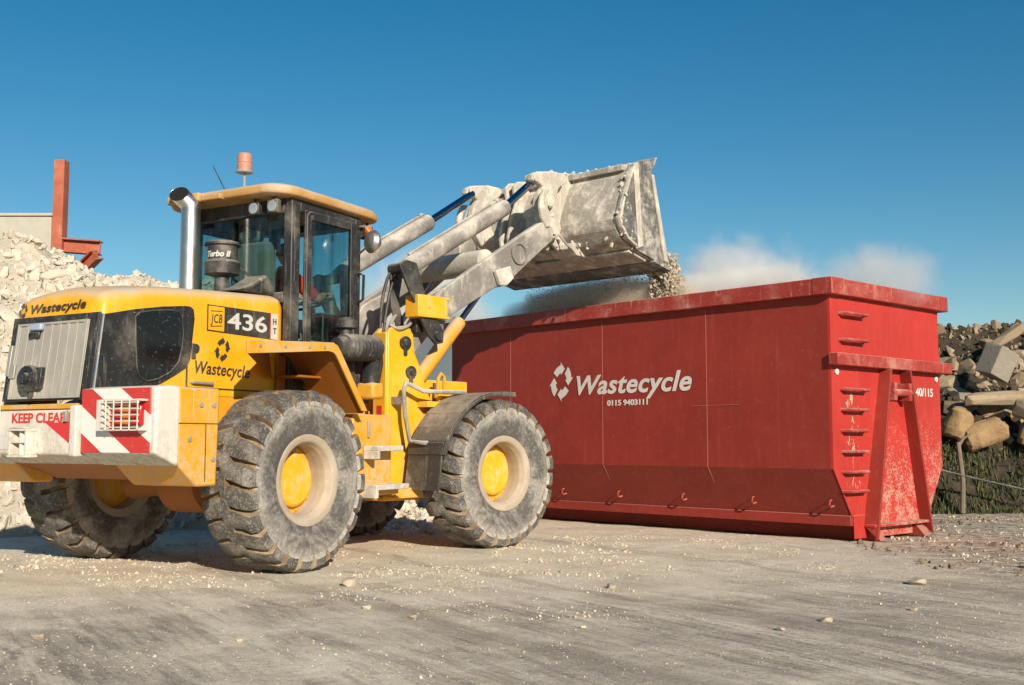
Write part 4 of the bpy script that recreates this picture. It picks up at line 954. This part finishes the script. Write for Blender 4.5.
# tilt cylinders
for s in (-1,1):
    y=s*.48; A=Vector((-.72,y,2.885)); B=Vector((.86,y,3.81)) if s<0 else Vector((.55,y,3.72)); d=(B-A).normalized(); C_=Vector((1.32,y,4.175)) if s<0 else Vector((1.28,y,4.18)); 
    if s>0: A=Vector((-.80,y,2.93))
    d=(B-A).normalized()
    mb=MB(); mb.tube([A-d*.05,A+d*.12,B-d*.03,B],[.075,.10,.10,.088],22); mb.tube([A+d*.1+Vector((0,0,.125)),B-d*.2+Vector((0,0,.13)),B-d*.12+Vector((0,0,.11))],.018,8); mb.lathe([(-.03,.035),(.03,.035)],B-d*.16+Vector((0,0,.12)),d,10)
    o=fb(mb,'tilt_cylinder',M['boom'],smooth=50)
    mb=MB(); mb.tube([B,C_],.045,16); mb.build('rod',M['rod'],o)
# lower dark struts of the linkage, seen behind the cab
for s in (1,):
    mb=MB(); mb.prism([(-1.15,2.12),(-.62,2.62),(-.55,2.50),(-1.05,1.98)],'y',.50,.58); fb(mb,'strut',M['dark'],.01)
# bucket links (curved) and brackets
ban=[(1.20,4.17),(1.22,4.25),(1.30,4.29),(1.60,4.345),(1.80,4.345),(1.86,4.30),(1.80,4.22),(1.69,4.15),(1.63,4.0),(1.64,3.85),(1.74,3.66),(1.70,3.57),(1.58,3.51),(1.46,3.56),(1.35,3.70),(1.30,3.90),(1.33,4.03),(1.41,4.12),(1.36,4.15)]
ban2=[(1.30,4.07),(1.24,3.98),(1.21,3.86),(1.24,3.72),(1.33,3.60),(1.40,3.62),(1.32,3.75),(1.29,3.88),(1.32,3.98),(1.40,4.08)]
for s in (-1,1):
    mb=MB(); mb.prism(ban,'y',s*.50,s*.60); mb.prism(ban2,'y',s*.66,s*.72); mb.lathe([(-.02,.05),(.13,.05)],(1.27,s*.48,4.21),(0,s,0),14); mb.lathe([(-.03,.06),(.14,.06)],(1.56,s*.50,3.62),(0,s,0),14)
    fb(mb,'bucket_link',M['pale_steel'],.018)
# hydraulic hoses
def hose(pts,r,mat='dark'):
    P=[Vector(p) for p in pts]; out=[]
    for i in range(len(P)-1):
        p0=P[max(i-1,0)];p1=P[i];p2=P[i+1];p3=P[min(i+2,len(P)-1)]
        for k in range(6):
            t=k/6; out.append(.5*((2*p1)+(-p0+p2)*t+(2*p0-5*p1+4*p2-p3)*t*t+(-p0+3*p1-3*p2+p3)*t**3))
    out.append(P[-1]); mb=MB(); mb.tube(out,r,8); return fb(mb,'hydraulic_hose',M[mat],smooth=60)
for k in range(2):
    y=-.42-.05*k
    hose([(-.98,y,1.7),(-.97,y,2.14),(-.93+.04*k,y,2.60),(-.80+.04*k,y,2.90),(-.55,y,3.03),(-.2,y,3.26),(.35,y,3.60)],.017)
hose([(-.95,-.55,2.27),(-.8,-.45,2.38),(-.6,-.3,2.48),(-.5,-.1,2.45)],.018,'steel')
hose([(-.99,-.60,2.28),(-.9,-.64,2.24),(-.78,-.645,2.28),(-.70,-.60,2.32)],.018,'steel')
hose([(1.82,-.40,3.62),(1.95,-.45,3.48),(2.1,-.7,3.60),(2.2,-.95,3.82)],.016,'boom')
hose([(1.78,-.52,3.60),(1.85,-.60,3.46),(1.98,-.55,3.44)],.014,'boom')
hose([(-.62,-.78,1.02),(-.52,-.74,1.25),(-.42,-.66,1.55),(-.40,-.64,1.70)],.016)
# yellow lamp box on the tower
mb=MB(); mb.box(-.78,-.40,-.80,-.60,2.37,2.60); mb.box(-.40,-.33,-.80,-.62,2.37,2.40); mb.box(-.40,-.33,-.80,-.62,2.57,2.60); mb.box(-.40,-.36,-.80,-.78,2.40,2.57); mb.lathe([(0,.022),(.01,.02)],(-.62,-.80,2.48),(0,-1,0),10)
lb=fb(mb,'lamp_box',M['yellow'],.008)
mb=MB(); mb.box(-.398,-.37,-.76,-.64,2.42,2.55); mb.build('lamp',M['dark'],lb,bevel=.01)
mb=MB(); mb.box(-.66,-.56,-.64,-.56,2.22,2.37); fb(mb,'lamp_bracket',M['dark'],.01)
# front mudguards
arc=[(.19,1.585),(.0,1.585),(-.18,1.575),(-.33,1.535),(-.47,1.46),(-.60,1.36),(-.72,1.22),(-.80,1.09),(-.845,.95)]
for s in (-1,1):
    mb=MB(); mb.strip(arc,'y',s*1.27,s*.74,-.018); mb.strip(arc,'y',s*1.275,s*1.235,.03); mb.strip(arc,'y',s*.765,s*.735,.02)
    fb(mb,'front_mudguard',M['fender'],.004,smooth=60)
    mb=MB(); mb.prism([(-.83,1.08),(-.85,.95),(-.90,.60),(-.875,.60),(-.825,.95),(-.805,1.08)],'y',s*1.24,s*.74); fb(mb,'mud_flap',M['fender'],.006)
    # grab rail
    mb=MB(); P=[(-.62,s*1.05,1.07),(-.86,s*.98,1.07),(-.90,s*.82,1.09),(-.95,s*.80,1.36),(-.97,s*.80,1.60),(-.94,s*.80,1.67),(-.88,s*.80,1.66),(-.72,s*.82,1.60),(-.55,s*.86,1.595),(-.2,s*.9,1.60)]
    mb.tube(P,.024,10); mb.box(-.98,-.93,s*.80,s*.62,1.46,1.54); fb(mb,'grab_rail',M['boom'],smooth=60)
mb=MB(); mb.box(-.62,-.45,-.78,-.62,1.44,1.50); mb.box(-.42,-.28,-.74,-.62,1.46,1.62); fb(mb,'rail_bracket',M['yellow'],.008)
mb=MB(); mb.tube([(-.40,-.70,1.56),(-.40,-.70,1.75),(-.36,-.70,1.80),(-.31,-.70,1.76),(-.31,-.70,1.56)],.02,8); fb(mb,'lifting_eye',M['yellow_dusty'])

# bucket
BW=1.31
outer=[(2.70,4.585),(2.40,4.50),(2.18,4.42),(2.07,4.24),(1.93,3.92),(1.87,3.72),(1.90,3.60),(2.02,3.47),(2.20,3.395),(2.60,3.30),(2.95,3.225)]
mb=MB(); mb.strip(outer,'y',-BW+.02,BW-.02,.035)
mb.strip([(2.20,3.385),(2.52,3.31),(2.55,3.30)],'y',-BW+.05,BW-.05,-.03)
mb.box(2.05,2.2,-BW+.03,BW-.03,4.33,4.40)
bk=fb(mb,'bucket',M['bucket_out'],.008,smooth=30)
mb=MB(); mb.prism([(2.62,3.275),(2.95,3.205),(3.0,3.205),(2.98,3.235),(2.62,3.31)],'y',-BW-.02,BW+.02); mb.build('cutting_edge',M['bucket_side'],bk,bevel=.006)
for s in (-1,1):
    sp=[(2.15,4.40),(2.35,4.49),(2.71,4.595),(2.57,4.35),(2.86,3.30),(2.96,3.225),(2.20,3.40),(2.02,3.475),(1.905,3.60),(1.86,3.70),(1.93,3.92),(2.07,4.24)]
    mb=MB(); mb.prism(sp,'y',s*(BW-.02),s*(BW+.02)); mb.build('bucket_cheek',M['bucket_side'],bk,bevel=.006)
    mb=MB(); mb.prism([(2.20,4.42),(2.30,4.46),(2.38,3.44),(2.28,3.40)],'y',s*(BW+.022),s*(BW+.035)) 
    mb.prism([(2.36,4.49),(2.60,4.56),(2.50,4.36),(2.80,3.31),(2.92,3.245),(2.22,3.42),(2.42,3.42)],'y',s*(BW+.022),s*(BW+.045)) if False else None
    mb.strip([(2.16,4.38),(2.07,4.22),(1.94,3.92),(1.88,3.71),(1.92,3.60),(2.03,3.48),(2.2,3.405)],'y',s*(BW+.02),s*(BW+.075),.03)
    mb.prism([(2.55,4.35),(2.60,4.35),(2.88,3.30),(2.80,3.30)],'y',s*(BW+.022),s*(BW+.05))
    mb.build('cheek_rib',M['pale_steel'],bk,bevel=.006)
    # hinge bracket plates welded to the back
    for yy in (.36,.50):
        mb=MB(); mb.prism([(1.80,4.33),(1.88,4.40),(2.0,4.42),(2.22,4.44),(2.12,4.22),(1.98,3.92),(1.92,3.72),(1.95,3.5),(1.86,3.42),(1.74,3.50),(1.70,3.66),(1.76,3.90),(1.84,4.10)],'y',s*(yy-.11),s*(yy-.06)); mb.build('hinge_plate',M['pale_steel'],bk,bevel=.012)
    mb=MB(); mb.prism([(1.95,3.52),(2.30,3.40),(2.30,3.35),(2.0,3.36),(1.90,3.44)],'y',s*.25,s*.62); mb.build('hinge_gusset',M['pale_steel'],bk,bevel=.012)

# dried slurry crusted along the bucket's seams and edges
mb=MB(); rnd=random.Random(4)
def crust(p,q,n,s0,s1,sp=.03):
    for i in range(n):
        t=rnd.random(); c=[a+(b-a)*t+rnd.gauss(0,sp) for a,b in zip(p,q)]; put(mb,c,rnd.uniform(s0,s1))
for s in (-1,1):
    crust((2.18,s*(BW-.02),4.39),(2.55,s*(BW-.02),4.51),16,.03,.06,.012); crust((2.06,s*(BW+.04),4.22),(1.90,s*(BW+.05),3.66),26,.03,.08); crust((1.92,s*(BW+.04),3.6),(2.25,s*(BW+.04),3.42),14,.03,.07)
    crust((1.28,s*.55,4.23),(1.82,s*.55,4.33),34,.04,.09,.02); crust((1.5,s*.55,4.05),(1.55,s*.55,3.6),26,.04,.10,.04); crust((1.8,s*.36,3.45),(2.3,s*.45,3.4),20,.04,.12,.04)
crust((2.10,-1.2,4.36),(2.10,1.2,4.36),60,.03,.08); crust((2.0,-1.2,3.50),(2.0,1.2,3.50),50,.03,.08,.03); crust((2.60,-1.2,4.55),(2.60,1.2,4.55),40,.03,.06,.012)
o=fb(mb,'dried_slurry',M['pale_steel'],smooth=0); o.parent=bk; o.location=(0,0,0); o.rotation_euler.z=0; o['kind']='stuff'

# load in the bucket and the stream of falling rubble
def F2W(x,y,z):
    c,sn=math.cos(R(47)),math.sin(R(47)); return Vector((-1.018+x*c-y*sn,12.593+x*sn+y*c,z))
mb=MB(); rnd=random.Random(9)
for k in range(900):
    x=rnd.uniform(2.15,2.98); y=rnd.uniform(-1.25,1.25); zmax=3.42+.55*sstep(2.95,2.2,x); fl=3.40-.22*(x-2.2); z=max(rnd.uniform(3.30,zmax),fl+.06); s_=.04*(.24/.04)**(rnd.random()**2); put(mb,F2W(x,y,z+s_*.45),s_,0)
o=mb.build('bucket_load',M['debris'],smooth=0); tag(o,'broken rubble heaped in the raised loader bucket','rubble load',kind='stuff')
mb=MB()
for k in range(12000):
    t=rnd.random()**.8; y=rnd.uniform(-1.30,1.30) if k%5<2 else rnd.uniform(-1.36,-.95)
    x=2.88+.14*rnd.random()+.42*math.sqrt(t)*(.15+rnd.random()**1.5)+.16*(y+1.3)/2.6+.05*t; z=3.42-1.0*t+rnd.uniform(-.1,.1)
    s=(.010*(.10/.010)**(rnd.random()**3.0)) if k%5>1 else rnd.uniform(.006,.030); put(mb,F2W(x,y,z),s,0)
o=mb.build('falling_rubble',M['debris'],smooth=0); tag(o,'curtain of rubble falling from the tipped bucket lip into the red skip','falling rubble',kind='stuff')

# ------------------------------------------------------------------ driver
def person():
    J=[ # name, pos, radius
     ((.98,0,2.20),.15),((1.00,0,2.42),.15),((1.03,0,2.62),.165),((1.05,0,2.76),.075),((1.07,0,2.84),.058),
     ((1.02,-.20,2.68),.075),((1.24,-.30,2.50),.055),((1.44,-.20,2.56),.038),((1.48,-.17,2.57),.036),
     ((1.02,.20,2.68),.075),((1.24,.30,2.50),.055),((1.42,.20,2.54),.038),((1.47,.17,2.56),.036),
     ((1.02,-.11,2.20),.10),((1.36,-.15,2.22),.075),((1.46,-.15,2.02),.055),
     ((1.02,.11,2.20),.10),((1.36,.15,2.22),.075),((1.46,.15,2.02),.055)]
    E=[(0,1),(1,2),(2,3),(3,4),(2,5),(5,6),(6,7),(7,8),(2,9),(9,10),(10,11),(11,12),(0,13),(13,14),(14,15),(0,16),(16,17),(17,18)]
    def skin(name,Js,Es,mat,parent,root=0,lv=2):
        me=bpy.data.meshes.new(name); me.from_pydata([j[0] for j in Js],Es,[]); o=bpy.data.objects.new(name,me); COL.objects.link(o)
        md=o.modifiers.new('skin','SKIN'); md.use_smooth_shade=True
        for i,j in enumerate(Js):
            v=me.skin_vertices[0].data[i]; v.radius=(j[1],j[1]); v.use_root=(i==root)
        sb=o.modifiers.new('sub','SUBSURF'); sb.levels=lv; sb.render_levels=lv
        me.materials.append(mat); o.parent=parent; return o
    hands=[]
    rt=skin('person',[j for j in J],E,M['skin'],None)
    rt.location=LD.location; rt.rotation_euler.z=R(59.5)
    tag(rt,'driver in a red shirt seated inside the black loader cab','person')
    sh=[(J[i][0],J[i][1]*1.14) for i in (0,1,2)]+[(J[5][0],.09),(J[6][0],.07),(J[9][0],.09),(J[10][0],.07)]
    skin('shirt',sh,[(0,1),(1,2),(2,3),(3,4),(2,5),(5,6)],M['shirt'],rt)
    tr=[(J[0][0],.165)]+[(J[i][0],J[i][1]*1.15) for i in (13,14,15,16,17,18)]
    skin('trousers',tr,[(0,1),(1,2),(2,3),(0,4),(4,5),(5,6)],M['trouser'],rt)
    # head with a face
    bm=bmesh.new(); bmesh.ops.create_icosphere(bm,subdivisions=4,radius=1)
    for v in bm.verts:
        x,y,z=v.co; jaw=sstep(.1,-1,z)
        fx=.098*(1-.12*jaw); X=x*fx+.01*jaw; Yy=y*.076*(1-.30*jaw); Z=z*.118
        nose=math.exp(-((y/.16)**2))*math.exp(-(((z+.12)/.20)**2))*max(0,x); X+=.024*nose
        for e in (-1,1): X-=.012*math.exp(-(((y-e*.40)/.16)**2)-(((z-.06)/.13)**2))*max(0,x)
        X+=.006*math.exp(-((y/.3)**2)-(((z+.50)/.06)**2))*max(0,x)-.004*math.exp(-((y/.3)**2)-(((z+.42)/.04)**2))*max(0,x)
        v.co=(1.10+X,Yy,2.945+Z)
    me=bpy.data.meshes.new('head'); bm.to_mesh(me); bm.free(); me.polygons.foreach_set('use_smooth',[True]*len(me.polygons)); me.materials.append(M['skin']); h=bpy.data.objects.new('head',me); COL.objects.link(h); h.parent=rt
    bm=bmesh.new(); bmesh.ops.create_icosphere(bm,subdivisions=4,radius=1)
    dl=[v for v in bm.verts if v.co.z<-.15-.0*v.co.x or (v.co.x>.55 and v.co.z<.45)]
    bmesh.ops.delete(bm,geom=dl,context='VERTS')
    for v in bm.verts: v.co=(1.095+v.co.x*.106,v.co.y*.084,2.95+v.co.z*.125)
    me=bpy.data.meshes.new('hair'); bm.to_mesh(me); bm.free(); me.materials.append(M['hair']); o=bpy.data.objects.new('hair',me); COL.objects.link(o); o.parent=rt
    for e in (-1,1):
        mb=MB(); mb.lathe([(0,.012),(.006,.011),(.011,.006),(.012,0)],(1.178,e*.031,2.952),(1,0,0),10); mb.build('eye',M['white'],rt); mb=MB(); mb.lathe([(0,.006),(.003,.004),(.0035,0)],(1.1885,e*.031,2.952),(1,0,0),8); mb.build('pupil',M['black'],rt)
        mb=MB(); mb.lathe([(0,.028),(.008,.03),(.014,.018),(.015,0)],(1.09,e*.074,2.945),(-.2,e,0),12); mb.build('ear',M['skin'],rt)
        # hand closed on the wheel rim: palm and five fingers
        c=Vector((1.50,e*.165,2.575)); 
        pj=[(c+Vector((-.04,0,0)),.032),(c+Vector((.015,0,.012)),.036)]; pe=[(0,1)]
        skin('hand',[(tuple(a),b) for a,b in pj],pe,M['skin'],rt,0,2)
        for f in range(4):
            o_=Vector((.02,e*(-.033+.021*f),.016)); ln=(.9,1.05,1,.8)[f]
            q=[c+o_,c+o_+Vector((.035*ln,0,.012)),c+o_+Vector((.055*ln,0,-.014)),c+o_+Vector((.038*ln,0,-.036))]
            skin('finger',[(tuple(q[0]),.011),(tuple(q[1]),.0105),(tuple(q[2]),.010),(tuple(q[3]),.009)],[(0,1),(1,2),(2,3)],M['skin'],rt,0,1)
        q=[c+Vector((-.02,-e*.03,0)),c+Vector((.01,-e*.055,-.012)),c+Vector((.035,-e*.058,-.028))]
        skin('thumb',[(tuple(q[0]),.014),(tuple(q[1]),.012),(tuple(q[2]),.0105)],[(0,1),(1,2)],M['skin'],rt,0,1)
person()

# ------------------------------------------------------------------ dust in the air
def dust(label,c,r,dens,rz=0,scale=1.5,seed=0,col=(.80,.74,.66),lo=.42,hi=.70,aniso=.1,flat=1.0):
    bm=bmesh.new(); bmesh.ops.create_icosphere(bm,subdivisions=3,radius=1)
    me=bpy.data.meshes.new('dust_cloud'); bm.to_mesh(me); bm.free()
    o=bpy.data.objects.new('dust_cloud',me); COL.objects.link(o); o.location=c; o.scale=r; o.rotation_euler.z=rz
    t=NT('airborne_dust'); tc=t.n('ShaderNodeTexCoord'); ln=t.n('ShaderNodeVectorMath',operation='LENGTH'); t.l(tc.outputs['Object'],ln.inputs[0])
    fall=t.ramp(ln.outputs['Value'],1.0,.25)
    mp=t.n('ShaderNodeMapping'); mp.inputs['Scale'].default_value=tuple(x*scale for x in r); mp.inputs['Location'].default_value=(seed,seed*.7,0); t.l(tc.outputs['Object'],mp.inputs['Vector'])
    n=t.noise(mp.outputs[0],1.0,4,.55,.6)
    # the noise eats into the rim of the cloud, so the outline is billowy
    d=t.math('ADD',n,t.math('MULTIPLY',t.math('SUBTRACT',fall,.5),.5))
    d=t.math('MULTIPLY',t.ramp(d,lo,hi),fall); d=t.math('MULTIPLY',d,dens)
    v=t.n('ShaderNodeVolumePrincipled'); v.inputs['Color'].default_value=(*col,1); v.inputs['Anisotropy'].default_value=aniso; t.l(d,v.inputs['Density'])
    t.l(v.outputs[0],t.out.inputs['Volume']); me.materials.append(t.mat)
    tag(o,label,'dust cloud',kind='stuff'); return o
def K2W(x,y,z):
    a=R(132.726); c,sn=math.cos(a),math.sin(a); return Vector((3.429+x*c-y*sn,12.064+x*sn+y*c,z))
kz=R(132.726)
dust('pale dust billowing up right of the bucket above the red skip',K2W(2.15,-1.25,3.05),(1.7,.95,1.1),2.4,kz,2.8,3,(.995,.985,.965),.38,.80)
dust('low ragged dust streaming right from the bucket lip along the skip rim',K2W(1.9,-.8,2.98),(2.3,.65,.45),5,kz,3.0,53,(.995,.985,.965),.40,.72)
dust('thin pale dust rising at the right end of the red skip',K2W(.35,-1.6,3.02),(1.25,.85,.72),1.7,kz,2.8,11,(.995,.985,.965),.38,.80)
dust('grey dust drifting behind the loader arms',Vector((-1.55,18.9,3.1)),(1.9,1.3,2.0),2.6,0,.9,23,(.99,.975,.95),.34,.70)
dust('brown dust under the bucket lip at the skip rim',K2W(3.8,-.42,2.92),(2.4,.5,.52),13,kz,2.4,31,(.90,.82,.71),.25,.55)
